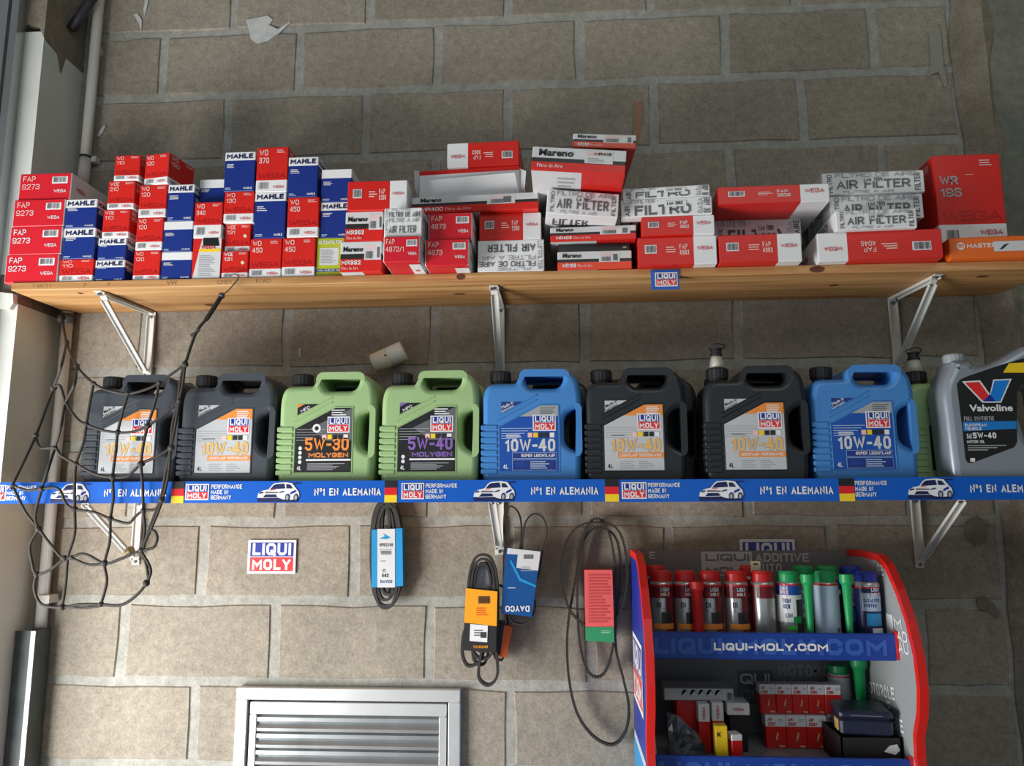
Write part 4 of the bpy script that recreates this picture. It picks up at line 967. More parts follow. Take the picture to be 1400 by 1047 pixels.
t = pole('cable_duct', 'dark diagonal pipe crossing the top of the white pillar', 'pipe', [a, b], .013, mat('dark_duct', srgb(48, 46, 56), .5, noise=.2))
# cream sensor housing
p = aty(532, 488, -.05); t = thing('sensor_housing', 'cream plastic cylinder housing tilted on the wall above the green jugs', 'sensor', p, rot=(0, math.radians(-24), 0))
X = Matrix.Rotation(PI/2, 4, 'Y')
mb = MB(); mb.lathe([(.0235, -.045), (.0262, -.043), (.0262, -.001), (.0252, 0)], M_CREAM, n=22, xf=X); mb.build('housing', t, True)
mb = MB(); mb.lathe([(.0252, 0), (.0262, .002), (.0262, .041), (.0242, .043)], mat('pale_lens', srgb(226, 224, 216), .3), n=22, xf=X); mb.build('lens_cover', t, True)
mb = MB(); mb.box((-.02, .012, -.012), (.02, .052, .012), M_CREAM); mb.build('mount', t)
mb = MB(); mb.box((-.006, -.028, .0), (-.001, -.024, .003), M_HOLE); mb.build('screw_hole', t)
# louvred vent
a = aty(325, 940, -.012); b = aty(630, 940, -.012); VW = b.x-a.x; zt_ = aty(478, 940, -.012).z; VH = .44
t = thing('wall_vent', 'galvanised louvred vent with wide frame set in block wall', 'vent', (a.x, 0, zt_-VH))
M_VENT = mat('vent_metal', srgb(206, 208, 208), .34, .55, noise=.07, nscale=9)
mb = MB(); fw_ = .030
for lo, hi in (((0, -.02, VH-fw_), (VW, .002, VH)), ((0, -.02, 0), (VW, .002, fw_)), ((0, -.02, fw_), (fw_, .002, VH-fw_)), ((VW-fw_, -.02, fw_), (VW, .002, VH-fw_))): mb.cbox(lo, hi, M_VENT, .002)
mb.build('outer_frame', t)
mb = MB(); mb.box((fw_, -.004, fw_), (VW-fw_, .001, VH-fw_), M_HOLE); mb.build('back_plate', t)
i0 = fw_+.005; i1 = .053; mb = MB()
for lo, hi in (((i0, -.015, VH-i1-.012), (VW-i0, -.002, VH-i0)), ((i0, -.015, i0), (VW-i0, -.002, i1)), ((i0, -.015, i1), (i1, -.002, VH-i1-.012)), ((VW-i1, -.015, i1), (VW-i0, -.002, VH-i1-.012))): mb.cbox(lo, hi, M_VENT, .0015)
mb.build('inner_frame', t)
sl = MB(); hh = .038
prof = [(-.003, hh), (-.012, hh*.86), (-.0125, hh*.62), (-.006, hh*.45), (-.0135, hh*.2), (-.012, 0), (-.003, 0)]
n = len(prof); vs = [(x, p_[0], p_[1]) for x in (i1-.002, VW-i1+.002) for p_ in prof]
sl.add(vs, [(k, k+1, k+1+n, k+n) for k in range(n-1)]+[tuple(range(n)), tuple(range(2*n-1, n-1, -1))], M_STEEL); SLM = sl.mesh('slat')
zz = VH-i1-.014-hh
while zz > i1-.02: o = put('slat', SLM, t); o.location = (0, 0, zz); zz -= hh+.001

# ================================================================== CARGO NET
def ny(x, y):
    tab = {(85,433): -.05, (91,468): -.10, (105,500): -.20, (73,530): -.20, (90,550): -.25, (49,595): -.27, (75,612): -.29, (82,527): -.215, (55,612): -.275}
    if (x, y) in tab: return tab[(x, y)]
    return -.318
def N3(x, y): return aty(x, y, ny(x, y))
hk = aty(303, 404, -.262)
net = thing('cargo_net', 'dark elastic cord cargo net hanging from a hook on the plank', 'net', hk)
paths = [
 [(85,433),(91,468),(105,500),(128,524),(150,534),(175,538),(200,532),(218,523),(253,498)],
 [(91,468),(84,500),(73,530),(49,595),(17,663),(19,668),(35,700),(53,723),(70,745),(88,763),(115,757),(143,770),(165,764),(193,752)],
 [(73,530),(82,527),(90,550),(105,572),(118,580),(140,588),(161,591),(182,590),(202,582),(225,566),(245,548)],
 [(49,595),(55,612),(75,612),(84,623),(104,634),(130,648),(154,652),(175,650),(193,634),(215,624),(234,612)],
 [(17,663),(37,670),(57,668),(80,668),(90,688),(102,696),(128,700),(151,709),(175,715),(185,706),(196,698),(212,696),(222,683)],
 [(53,723),(41,745),(44,770),(50,785),(70,778),(88,763)], [(88,763),(100,764),(122,772),(143,770)],
 [(50,785),(47,805),(57,826),(85,830),(110,826),(138,826),(165,827),(185,815),(200,797),(206,778),(193,754)],
 [(85,828),(110,831),(138,828)],
 [(105,500),(102,525),(90,550),(84,580),(75,612),(66,640),(57,668),(48,705),(53,723)],
 [(128,524),(122,555),(118,580),(114,605),(104,634),(102,665),(102,696),(102,730),(93,761),(90,795),(85,830)],
 [(175,538),(168,562),(161,591),(158,620),(154,652),(155,680),(151,709),(150,740),(143,770),(146,795),(138,826)],
 [(218,523),(212,550),(202,582),(196,608),(193,634),(195,665),(196,698),(198,725),(193,752)],
 [(253,498),(250,525),(245,548),(240,580),(234,612),(230,650),(222,683),(210,715),(193,752)],
 [(251,498),(246,525),(243,550),(236,580),(233,612),(226,650),(219,683),(205,720),(195,752)],
 [(196,752),(210,748),(215,735),(210,725),(203,727)], [(193,757),(200,772),(203,795)],
]
for pth in paths:
    mb = MB(); q = smooth_path([N3(*p)-hk for p in pth], k=5)
    mb.tube(q, .0033, M_CORD, 6); mb.build('cord', net, True)
kn = MB(); kn.lathe([(.001, -.006), (.0045, -.0045), (.006, 0), (.0045, .0045), (.001, .006)], M_CORD, n=8); KM = kn.mesh('knot', True)
for p in [(91,468),(105,500),(128,524),(175,538),(218,523),(253,498),(73,530),(90,550),(118,580),(161,591),(202,582),(245,548),(49,595),(75,612),(104,634),(154,652),(193,634),(234,612),(18,664),(57,668),(102,696),(151,709),(196,698),(221,683),(53,723),(88,763),(98,762),(143,770),(193,752),(50,785),(85,830),(138,826),(200,797)]:
    o = put('knot', KM, net); o.location = N3(*p)-hk; o.rotation_euler = (random.random()*3, random.random()*3, 0); k = random.uniform(.9, 1.35); o.scale = (k, k, k)
mb = MB(); q = smooth_path([hk-hk, aty(285, 432, -.285)-hk, aty(268, 455, -.30)-hk, aty(253, 498, -.318)-hk]); mb.tube(q, [.0055 if i < 8 else .0035 for i in range(len(q))], M_CORD, 8); mb.build('bungee_strap', net, True)
mb = MB(); q = aty(268, 455, -.30)-hk; mb.tube([q+Vector((-.012, 0, -.006)), q, q+Vector((.008, 0, .008))], .0035, M_CORD); mb.build('strap_knot', net)
mb = MB(); q = [aty(a, b, y)-hk for a, b, y in ((303, 404, -.262), (311, 398, -.26), (320, 388, -.256), (326, 380, -.25), (325, 376, -.244), (321, 375, -.239), (314, 377, -.2347))]
mb.tube(smooth_path(q), .0014, M_DSTEEL, 6); mb.build('wire_hook', net, True)
mb = MB(); mb.lathe([(.006, -.006), (.008, .0), (.006, .006)], M_DSTEEL, n=10); mb.build('hook_ferrule', net)
mb = MB(); q = aty(82, 436, -.047)-hk; mb.lathe([(.006, -.01), (.009, 0), (.006, .01)], M_DSTEEL, n=8); o = mb.build('anchor_knot', net); o.location = q
mb = MB(); mb.lathe([(.009, -.009), (.011, -.004), (.011, .004), (.009, .009)], mat('brass_fitting', srgb(150, 136, 100), .4, .7), n=8, xf=Matrix.Rotation(1.1, 4, 'Y')); o = mb.build('end_fitting', net); o.location = aty(177, 754, -.30)-hk

# ================================================================== DRIVE BELTS ON THE WALL
def loop3(pts, Y, k=7): return smooth_path([aty(x, y, Y) for x, y in pts], True, k)
def sleeve(t, o, pts, Y, D, mats, name='sleeve'):
    mb = MB(); v = [aty(x, y, Y)-o for x, y in pts]; n = len(v)
    b = [p+Vector((0, D, 0)) for p in v]
    mb.add(v+b, [tuple(range(n)), tuple(range(2*n-1, n-1, -1))]+[(i, i+n, (i+1) % n+n, (i+1) % n) for i in range(n)], mats); return mb.build(name, t)
def belt(label, name, loops, Y0, w, t_, grp, teeth=0):
    o = Vector(aty(loops[0][0][0], loops[0][0][1], Y0)); t = thing(name, label, 'belt', o, 0, grp)
    for i, (L, y) in enumerate([(l, Y0) if not isinstance(l[-1], float) else (l[:-1], l[-1]) for l in loops]):
        mb = MB(); mb.strap([p-o for p in loop3(L, y)], w, t_, M_RUB, True, teeth); mb.build('belt_loop', t)
    return t, o
def flatprint(t, o, Y):
    P = Print(); return P, (lambda: P.flush(t, lambda px, py, l: tuple(aty(px, py, Y-l)-o)))
G3 = 'drive belts hanging on the wall'
# belt in blue and white sleeve
def oval(x0, x1, y0, y1, n=14, p=2.6):
    out = []
    for k in range(n):
        a = 2*PI*k/n; c, s_ = math.cos(a), math.sin(a)
        out.append(((x0+x1)/2+(x1-x0)/2*math.copysign(abs(c)**(2/p), c), (y0+y1)/2+(y1-y0)/2*math.copysign(abs(s_)**(2/p), s_)))
    return out
t, o = belt('black ribbed belt in a blue and white paper sleeve', 'drive_belt', [oval(508, 549, 684, 828)+[-.03], oval(511, 545, 688, 831)+[-.031], oval(514, 540, 694, 820)+[-.029], oval(517, 548, 692, 812)+[-.032], oval(522, 534, 692, 812)+[-.03]], -.03, .018, .0062, G3)
sleeve(t, o, [(508, 803), (551, 801), (550, 722), (508, 724)], -.043, .028, M_SKY)
P, done = flatprint(t, o, -.0435); P.rect('sleeve_label', M_OFFW, 516, 803, 540, 723, 1)
def dtext(P, m, s, x, y, h, w, **k):      # print drawn straight on a hanging sleeve, y runs down the photograph
    V, Fc, gw = block_text(s, w, h, h*.2) if all(c in _G for c in s) else (None, None, None)
    if V is None: V, Fc, a, b = glyphs(s, .01); V = [(p[0]/a*w, p[1]/b*h) for p in V]
    P.add(k.get('part', 'lettering'), m, [(x+p_[0], y-p_[1]) if not k.get('flip') else (x+w-p_[0], y-h+p_[1]) for p_ in V], Fc, [2+(p_[2] if len(p_) > 2 else 0) for p_ in V])
dtext(P, M_GREY1, '6PK2240', 519, 747, 4.5, 18); dtext(P, M_BLACK, 'C', 523, 782, 4, 4); dtext(P, M_BLACK, '442', 522, 789, 5, 9); dtext(P, M_DAY, 'DAYCO', 520, 797, 4, 16)
P.poly('lettering', M_SKY, [(518, 736), (526, 733), (524, 729), (534, 735), (528, 737)], 2); P.lines(M_GREY2, 519, 750, 18, 6, 2)
rr = random.Random(2)
for k in range(9): P.rect('barcode', M_GREY1, 521+1.6*k, 758, 521.9+1.6*k, 753, 2)
P.lines(M_GREY2, 520, 765, 8, 4, 1); done()
# belt in amber and black sleeve
t, o = belt('black ribbed belt in an amber and black sleeve with white sticker', 'drive_belt', [oval(640, 681, 758, 900)+[-.075], oval(644, 677, 764, 890)+[-.076], oval(648, 672, 770, 880)+[-.074], [(636, 860), (632, 890), (638, 908), (650, 908), (660, 896), (662, 870), (650, 855)]+[-.07], [(664, 870), (655, 910), (656, 928), (668, 936), (679, 926), (680, 905), (674, 870)]+[-.078], oval(646, 668, 850, 908)+[-.066]], -.075, .02, .0056, G3)
sleeve(t, o, [(633, 889), (678, 892), (680, 808), (637, 804)], -.092, .034, M_CHAR)
P, done = flatprint(t, o, -.0925); P.poly('sleeve_label', M_CONT, [(634.5, 851), (679, 856), (680, 808.5), (637, 804)], 1); P.poly('sticker', M_WHITE, [(642, 876), (666, 878), (667, 855), (643, 853)], 2)
for k in range(10): P.rect('barcode', M_BLACK, 654+1.6*k, 825, 655+1.6*k, 815, 3)
P.lines(M_ORG2, 651, 830, 18, 12, 4, layer=3); P.lines(M_GREY1, 648, 860, 14, 10, 3, layer=3); dtext(P, M_CONT, 'CONTINENTAL', 647, 886, 3.6, 20, flip=True)
for k in range(7): P.rect('sticker_barcode', M_BLACK, 657+1.2*k, 872, 657.8+1.2*k, 864, 3)
done()
mb = MB(); v = [aty(x, y, -.062)-o for x, y in ((651, 806), (674, 806), (673, 774), (668, 767), (656, 768), (651, 778))]; mb.add(v, [tuple(range(6))], mat('printed_film', srgb(176, 178, 190), .25, noise=.25, nscale=60)); mb.build('printed_film', t)
# another amber sleeve behind it
t, o = belt('belt in an orange sleeve half hidden behind the amber sleeve', 'drive_belt', [oval(672, 694, 800, 902)+[-.022]], -.022, .018, .004, G3)
sleeve(t, o, [(676, 896), (692, 899), (701, 857), (684, 853)], -.042, .024, M_ORG2); sleeve(t, o, [(674, 892), (684, 895), (690, 850), (680, 848)], -.043, .02, M_CASE, 'sleeve_edge')
# belt in deep blue box sleeve
t, o = belt('black belt in a deep blue sleeve hung from the bracket', 'drive_belt', [[(691, 760), (689, 720), (691, 700), (699, 692), (709, 701), (713, 722), (710, 760), (704, 800), (696, 800)]+[-.064], [(714, 760), (716, 725), (722, 708), (733, 702), (744, 710), (748, 728), (742, 752), (735, 790), (718, 790)]+[-.066], [(694, 820), (698, 846), (712, 853), (726, 846), (730, 820)]+[-.064]], -.064, .018, .0038, G3)
sleeve(t, o, [(685, 838), (727, 843.5), (739, 754), (692, 749)], -.082, .028, M_DAY)
P, done = flatprint(t, o, -.0825); P.poly('sticker', M_OFFW, [(706, 776), (735.5, 780), (739, 754), (694, 749), (693, 757), (708, 758)], 1); P.poly('sleeve_wave', M_SKY, [(699, 765), (712, 790), (733, 800), (733, 803), (710, 794), (697, 768)], 1)
for k in range(9): P.rect('barcode', M_GREY1, 716+1.5*k, 764, 717+1.5*k, 758, 2)
P.lines(M_GREY2, 712, 774, 20, 7, 3); P.lines(M_PBLUE, 694, 802, 15, 3, 1); dtext(P, M_WHITE, 'DAYCO', 691, 836, 8, 33, flip=True); done()
# toothed timing belt with red and green sleeve
t, o = belt('long toothed belt in a red and green paper sleeve on a nail', 'timing_belt', [oval(790, 842, 709, 925, 18, 2.2)+[-.036], [(793, 760), (800, 735), (815, 722), (833, 726), (845, 745), (848, 790), (841, 850), (842, 890), (852, 930), (859, 966), (855, 998), (838, 1017), (812, 1006), (790, 975), (779, 930), (776, 880), (779, 840), (786, 800)]+[-.030], [(769, 790), (772, 750), (788, 722), (815, 714), (840, 720), (853, 745), (857, 790), (850, 828), (838, 850), (815, 858), (797, 852), (778, 830)]+[-.042]], -.036, .016, .0034, G3, teeth=.0062)
sleeve(t, o, [(801, 876), (840, 878), (837, 779), (799, 779)], -.056, .030, M_REDP)
P, done = flatprint(t, o, -.0565); P.poly('sleeve_band', M_GREENP, [(801, 876), (840, 878), (839, 857), (800, 857)], 1); P.lines(mat('faded_red', srgb(196, 70, 70), .6), 804, 784, 30, 68, 16); P.lines(mat('pale_green', srgb(140, 200, 160), .6), 822, 861, 15, 5, 2); done()
q = aty(528, 692, 0); mb = MB(); mb.tube([q, q+Vector((0, -.045, .002))], .0018, M_DSTEEL); tag(mb.build('wall_nail'), 'nail behind the blue strip holding the belt in the white sleeve', 'nail')
mb = MB(); q = aty(817, 716, 0); mb.tube([q, q+Vector((0, -.055, .004))], .0016, M_DSTEEL); tag(mb.build('wall_nail'), 'bent nail in the block wall holding the toothed belt', 'nail')

# ================================================================== ADDITIVE DISPLAY
DX0, DX1 = 1.509, 2.041; DZT = 1.437
dis = thing('display_stand', 'blue and red cardboard display rack with grey lettered inside', 'display stand', ((DX0+DX1)/2, 0, 0))
dx = (DX0+DX1)/2
prof = [(-.012, 1.437), (-.10, 1.44), (-.20, 1.437), (-.245, 1.418), (-.29, 1.372), (-.33, 1.315), (-.355, 1.25), (-.36, 1.19), (-.35, 1.14), (-.325, 1.09), (-.322, 1.05), (-.34, .98), (-.36, .88), (-.37, .7), (-.37, .0), (-.012, .0)]
def side(x, outer, inner, sgn, name):
    mb = MB(); n = len(prof); T = .012
    va = [(x-dx-T/2, y, z) for y, z in prof]; vb = [(x-dx+T/2, y, z) for y, z in prof]
    mb.add(va, [tuple(range(n-1, -1, -1))], outer if sgn < 0 else inner); mb.add(vb, [tuple(range(n))], inner if sgn < 0 else outer)
    o = mb.build(name, dis)
    mb = MB(); h = .0085
    for i in range(n-3):          # red edging that wraps the front of the side panel
        (y0, z0), (y1, z1) = prof[i], prof[i+1]
        def nrm(k):
            a = prof[max(k-1, 0)]; b = prof[min(k+1, n-3)]; d = Vector((b[0]-a[0], b[1]-a[1])).normalized(); return Vector((d.y, -d.x))
        n0, n1 = nrm(i), nrm(i+1); w = .012
        q = []
        for (y, z), nn in (((y0, z0), n0), ((y1, z1), n1)):
            for xo, k in ((-h, -w), (-h, .003), (h, .003), (h, -w)): q.append((x-dx+xo, y+nn.x*k, z+nn.y*k))
        mb.add(q, [(0,1,5,4), (1,2,6,5), (2,3,7,6)], M_DISR)
    mb.build('red_edging', o); return o
# flip the edging outward: normals point to the room
sL = side(DX0, M_LOGOB, M_DISGD, -1, 'side_panel'); sR = side(DX1, M_LOGOB, M_DISG, 1, 'side_panel')
mb = MB(); mb.box((DX0-dx, -.012, 0), (DX1-dx, -.004, DZT), M_DISGD); bk = mb.build('back_panel', dis)
P = Print(); h = DZT
def bX(px): return aty(px, 800, -.012).x-dx
def bZ(py): return aty(1050, py, -.012).z
def btext(m, s, x0, x1, y0, y1, **k): P.text(m, s, bX(x0), bZ(y1), bZ(y0)-bZ(y1), bX(x1)-bX(x0), layer=k.get('layer', 2), bold=.02)
P.rect('panel_print', M_DISGL, bX(960), bZ(787), bX(1030), bZ(754), 1); P.text(M_DISGD, 'LIQUI', bX(966), bZ(767), .018, bX(1026)-bX(966), 'panel_print', .045, 2); P.text(M_DISGD, 'MOLY', bX(966), bZ(785), .018, bX(1026)-bX(966), 'panel_print', .045, 2)
btext(M_DISGL, 'ADDITIVE', 1034, 1108, 756, 768); btext(M_DISGL, 'AUTO', 1034, 1070, 770, 782); btext(M_DISGL, 'E', 889, 897, 754, 764)
P.rect('panel_print', M_GREY1, bX(1002), bZ(962), bX(1050), bZ(916), 1); P.text(M_DISGL, 'QUI', bX(1006), bZ(935), .024, bX(1046)-bX(1006), 'panel_print', .02, 2); btext(M_GREY2, 'MOTORÖL', 1057, 1138, 908, 924); P.text(M_DISGD, 'OLY', bX(1006), bZ(957), .024, bX(1046)-bX(1006), 'panel_print', .02, 2)
P.flush(bk, lambda u, v, l: (u, -.0122-l, v))
P = Print(); xi = DX1-.0062
def sp(px, py): q = atx(px, py, xi); return (q.y, q.z)
for s_, (x0, y0), (x1, y1), hh in (('MOTORÖLE', (1184, 938), (1224, 949), .026), ('ADDITIVE', (1184, 955), (1219, 968), .026), ('AUTOPFLEGE', (1186, 972), (1236, 994), .026), ('AD', (1227, 868), (1241, 872), .022), ('AU', (1229, 884), (1243, 888), .022), ('M', (1223, 850), (1233, 853), .022)):
    a, b = sp(x0, y0), sp(x1, y1); P.text(M_WHITE, s_, -a[0], a[1]-hh/2, hh, abs(b[0]-a[0]), bold=.015, rot=math.atan2(b[1]-a[1], abs(b[0]-a[0])))
P.rect('panel_print', M_WHITE, -sp(1212, 845)[0], sp(1212, 865)[1], -sp(1221, 845)[0], sp(1212, 838)[1], 2); P.text(M_WHITE, 'GE', .19, 1.395, .024, .034, bold=.02)
P.flush(sR, lambda u, v, l: (xi-dx-l, -u, v))
P = Print()
logo(P, .08, 1.10, .21, .15); P.rect('panel_print', M_PBLUE, .06, .8, .33, 1.02, 1); P.rect('panel_print', M_SKY, .06, .9, .33, 1.0, 2)
P.flush(sL, lambda u, v, l: (DX0-dx-.0062-l, -.34+u, v))
DS1, DS2 = 1.262, 1.012
for zs, yf, top, bot in ((DS1, -.262, 1.281, 1.226), (DS2, -.29, 1.041, .985)):
    mb = MB(); mb.box((DX0-dx+.007, yf, zs-.008), (DX1-dx-.007, -.012, zs), M_DISGD); tr = mb.build('tray', dis)
    mb = MB(); mb.cbox((DX0-dx+.008, yf-.010, bot), (DX1-dx-.010, yf, top), M_DISB, .002); fa = mb.build('front_lip', tr)
    mb = MB(); mb.box((DX1-dx-.012, yf-.012, bot+.002), (DX1-dx-.006, yf+.004, top+.004), M_DISR); mb.build('lip_end', tr)
    P = Print(); H = top-bot; W = DX1-DX0-.018; P.text(M_DISB2, 'LIQUI-MOLY.COM', W*.02, H*.2, H*.6, W*.94, 'lip_print', .05, 1)
    P.text(M_WHITE, 'LIQUI-MOLY.COM', W*.265, H*.34, H*.28, W*.46, 'lip_print', .045, 2)
    P.flush(tr, lambda u, v, l: (DX0-dx+.008+u, yf-.0102-l, bot+v))

# ------------------------------------------------------------------ additive cans
CR, CH = .0262, .118
def can(label, px, Y, kind, zs=DS1, rot=0, k=1.0):
    q = aty(px, 840, Y); t = thing('additive_can', label, 'can', (q.x, Y, zs), rot, 'additive cans on the display')
    H = CH*k; cm = {'r': M_CANRED, 'g': M_CGREEN, 'w': M_CGREEN, 'b': M_CBLUE}[kind]
    mb = MB(); mb.lathe([(CR*.94, 0), (CR, .003), (CR, H-.004), (CR*.95, H), (CR*.8, H+.003)], M_CANMET, n=28); b = mb.build('can_body', t, True)
    for f in b.data.polygons: f.use_smooth = len(f.vertices) == 4
    mb = MB(); c0 = H+.0015; mb.lathe([(CR*.84, c0), (CR*.9, c0+.002), (CR*.88, c0+.017), (CR*.8, c0+.020), (CR*.78, c0+.0225), (CR*.3, c0+.023)], cm, n=24); mb.build('cap', t)
    P = Print(); C = 2*PI*CR; ang = lambda u: u/CR
    def mp(u, v, l): a = -PI/2+u/CR; r = CR+.0002+l*.6; return (r*math.cos(a), r*math.sin(a), v)
    full = C*.96
    if kind == 'r':
        P.rect('label', M_MAROON, -full/2, H*.72, full/2, H*.96, 1, 24); P.rect('label', M_CANRED, -full/2, H*.93, full/2, H*.965, 2, 24)
        P.rect('label', M_MAROON, .006, H*.12, full/2, H*.72, 1, 14); P.rect('label', M_CHAR, -.004, H*.26, .02, H*.46, 2, 6); P.rect('label', M_LABO, -.022, H*.16, .026, H*.26, 3, 12)
        logo(P, -.006, H*.74, .022, H*.19, False, 3); P.text(M_BLACK, 'DI', -.014, H*.55, .011, .010, layer=3); P.lines(M_GREY1, -.013, H*.46, .022, H*.08, 3, layer=3)
    elif kind == 'g':
        P.rect('label', M_LABB, -full/2, H*.78, full/2, H*.95, 1, 24); P.rect('label', M_CANRED, -full/2, H*.95, full/2, H*.98, 1, 24); P.rect('label', M_WHITE, -full/2, H*.3, full/2, H*.78, 1, 24); P.rect('label', M_CHAR, .008, H*.02, full/2, H*.7, 2, 14)
        P.rect('label', M_CGREEN, .0, H*.28, .022, H*.40, 3, 6); P.rect('label', mat('bright_green', srgb(60, 180, 60), .4), -.012, H*.16, .008, H*.24, 3, 6); logo(P, -.026, H*.79, .018, H*.16, False, 3)
        P.text(M_LABB2, 'TION', -.022, H*.64, .009, .018, layer=3); P.text(M_LABB2, 'GER', -.02, H*.54, .009, .014, layer=3); P.text(M_LABB2, 'LIN', -.016, H*.38, .009, .014, layer=3)
    elif kind == 'w':
        P.rect('label', M_PBLUE, -full/2, 0.002, full/2, H*.95, 1, 24); P.rect('label', M_CANRED, -full/2, H*.95, full/2, H*.985, 1, 24); P.lines(M_GREY2, -.02, H*.25, .036, H*.6, 14)
        for j in range(8): P.rect('barcode', M_GREY1, .012+.0013*j, H*.04, .0128+.0013*j, H*.2, 2)
    else:
        P.rect('label', M_INK, -full/2, H*.02, full/2, H*.9, 1, 24); P.rect('label', M_PBLUE, -.022, H*.5, .022, H*.82, 2, 10); P.rect('label', M_CANRED, -full/2, H*.9, full/2, H*.93, 1, 24); logo(P, -.004, H*.76, .022, H*.17, False, 3)
        P.rect('label', M_SKY, -.014, H*.24, .02, H*.46, 2, 8); P.rect('label', M_WHITE, -.004, H*.06, .022, H*.2, 3, 8); P.text(M_LABB2, 'CATALYTIC', -.018, H*.66, .007, .034, layer=3); P.text(M_LABB2, 'SYSTEM', -.018, H*.57, .007, .026, layer=3)
    P.flush(t, mp)
F1 = -.205
can('red capped can beside the left side panel of the display', 905, F1, 'r')
can('red capped can partly covered by the red funnel', 938, F1, 'r')
can('red capped can just past the red funnel', 972, F1, 'r')
can('red capped can beside the can showing its white back label', 1008, F1, 'r')
can('red capped can turned to its white back label', 1044, F1, 'r', rot=2.3)
can('green capped can with blue and white label beside a red one', 1080, F1, 'g')
can('green capped can with pale blue back label between two green funnels', 1131, F1, 'w')
can('blue capped can with dark label beside the right side panel', 1188, F1, 'b')
F2 = -.1475
for px, kd, lb in ((897, 'r', 'red capped can behind the can by the left panel'), (1028, 'r', 'red capped can behind the white back label can'), (1101, 'g', 'green capped can in the back row behind the first green funnel'), (1134, 'g', 'green capped can in the back row behind the second green funnel'), (1167, 'b', 'blue capped can in the back row')):
    can(lb, px, F2, kd, k=1.06)
def funnel(label, px, py, Y, m, zb, H=.095, r0=.0065, r1=.0115, cf=1.4):
    q = aty(px, py, Y); t = thing('funnel', label, 'funnel', (q.x, Y, zb), 0, 'plastic pouring funnels')
    mb = MB(); mb.lathe([(r0, 0), (r0*1.05, .01), (r1, H*.84), (r1*1.1, H*.85)], m, n=20); mb.build('spout', t, True)
    mb = MB(); mb.lathe([(r1*1.1, H*.84), (r1*cf, H*.88), (r1*cf, H), (r1*cf*.84, H), (r1*1.1, H*.9)], m, n=20); mb.build('collar', t)
funnel('red tapered funnel standing upright among the red capped cans', 954, 840, -.2448, M_CANRED, DS1, .122, .0105, .0122, 1.3)
funnel('green funnel beside the green capped can with white label', 1107, 840, -.2455, M_CGREEN, DS1, .138, .006, .0105)
funnel('green funnel beside the blue capped can', 1160.5, 840, -.2455, M_CGREEN, DS1, .138, .006, .0105)
# hang card between the cans
q = aty(1033, 772, -.1765); mb = MB(); mb.box((-.011, -.0005, -.012), (.011, .0005, .008), mat('kraft_card', srgb(206, 196, 164), .6)); mb.box((-.011, -.0004, -.14), (.011, .0004, -.01), M_OFFW)
mb.box((-.005, -.0012, .0), (.005, -.0005, .003), M_HOLE); o = mb.build('hang_card'); o.location = (q.x, -.1765, q.z); tag(o, 'pale card with hang slot standing between the red capped cans', 'card')

# ------------------------------------------------------------------ second tray of the display
def bulb_box(label, px0, px1, ytop, Y, zb, H, code):
    a, b = aty(px0, 960, Y).x, aty(px1, 960, Y).x; W = b-a-.0006
    t = thing('bulb_box', label, 'box', ((a+b)/2, Y, zb), 0, 'red and white bulb boxes'); carton(W, H, .034, [(.66, M_RED), (.34, M_WHITE)], cap1=M_OFFW).build('carton', t)
    P = Print(); P.text(M_RINK, 'AH', W*.1, H*.83, H*.1, W*.22); P.text(M_RINK, code, W*.1, H*.69, H*.1, W*.4); P.lines(M_GREY2, W*.62, H*.82, W*.28, H*.08, 2)
    P.poly('bulb_picture', M_LABG, [(W*.46, H*.28), (W*.54, H*.25), (W*.62, H*.46), (W*.56, H*.5)], 1); P.poly('bulb_picture', M_GREY1, [(W*.42, H*.2), (W*.5, H*.17), (W*.54, H*.25), (W*.46, H*.28)], 1)
    P.text(M_WHITE, 'WEGA', W*.6, H*.05, H*.05, W*.3, 'brand_print'); P.flush(t, lambda u, v, l: (u-W/2, -l, v)); return t
YB = -.138; zr1 = aty(1085, 978, YB).z; zr2 = aty(1085, 936, YB+.01).z
ORD = ['nearest the plastic bag', 'second from the bag', 'third from the bag', 'fourth from the bag', 'nearest the right panel']
for k in range(3): bulb_box(f'red and white bulb box in the lower row, {["nearest the plastic bag", "in the middle", "beside the navy case"][k]}', 1045+28*k, 1073+28*k, 978, YB, DS2, zr1-DS2, '2507')
for k in range(5): bulb_box(f'red and white bulb box in the upper row, {ORD[k]}', 1039+22.4*k, 1061.4+22.4*k, 936, YB+.012, zr1+.0004, zr2-zr1, '2195')
bulb_box('red and white bulb box hidden behind the navy case, in the lower row', 1129, 1150, 978, YB+.012, DS2, zr1-DS2, '2507')
q0, q1 = aty(1146, 1010, -.245).x, aty(1228, 1010, -.245).x     # black tray box with the navy case on it
t = thing('black_box', 'low open black box with torn white patch under the navy case', 'box', ((q0+q1)/2, -.262, DS2)); W = q1-q0; hb = aty(1180, 1006, -.25).z-DS2
mb = MB()
for lo, hi in (((-W/2, 0, 0), (W/2, .12, .003)), ((-W/2, 0, 0), (W/2, .003, hb)), ((-W/2, .117, 0), (W/2, .12, hb)), ((-W/2, 0, 0), (-W/2+.003, .12, hb)), ((W/2-.003, 0, 0), (W/2, .12, hb))): mb.box(lo, hi, M_BLKCARD)
mb.build('box_shell', t); mb = MB(); mb.prism([(W*.2, hb*.55), (W*.3, hb*.75), (W*.42, hb*.8), (W*.46, hb*.6), (W*.38, hb*.45)], -.0008, 0, M_WHITE); mb.build('torn_patch', t)
zc = DS2+hb; q0, q1 = aty(1149, 990, -.25).x, aty(1219, 990, -.25).x; W = q1-q0; Hc = aty(1180, 972, -.255).z-zc
t = thing('tool_case', 'navy blue plastic case with lid resting on the black box', 'case', ((q0+q1)/2, -.255, zc), -.12)
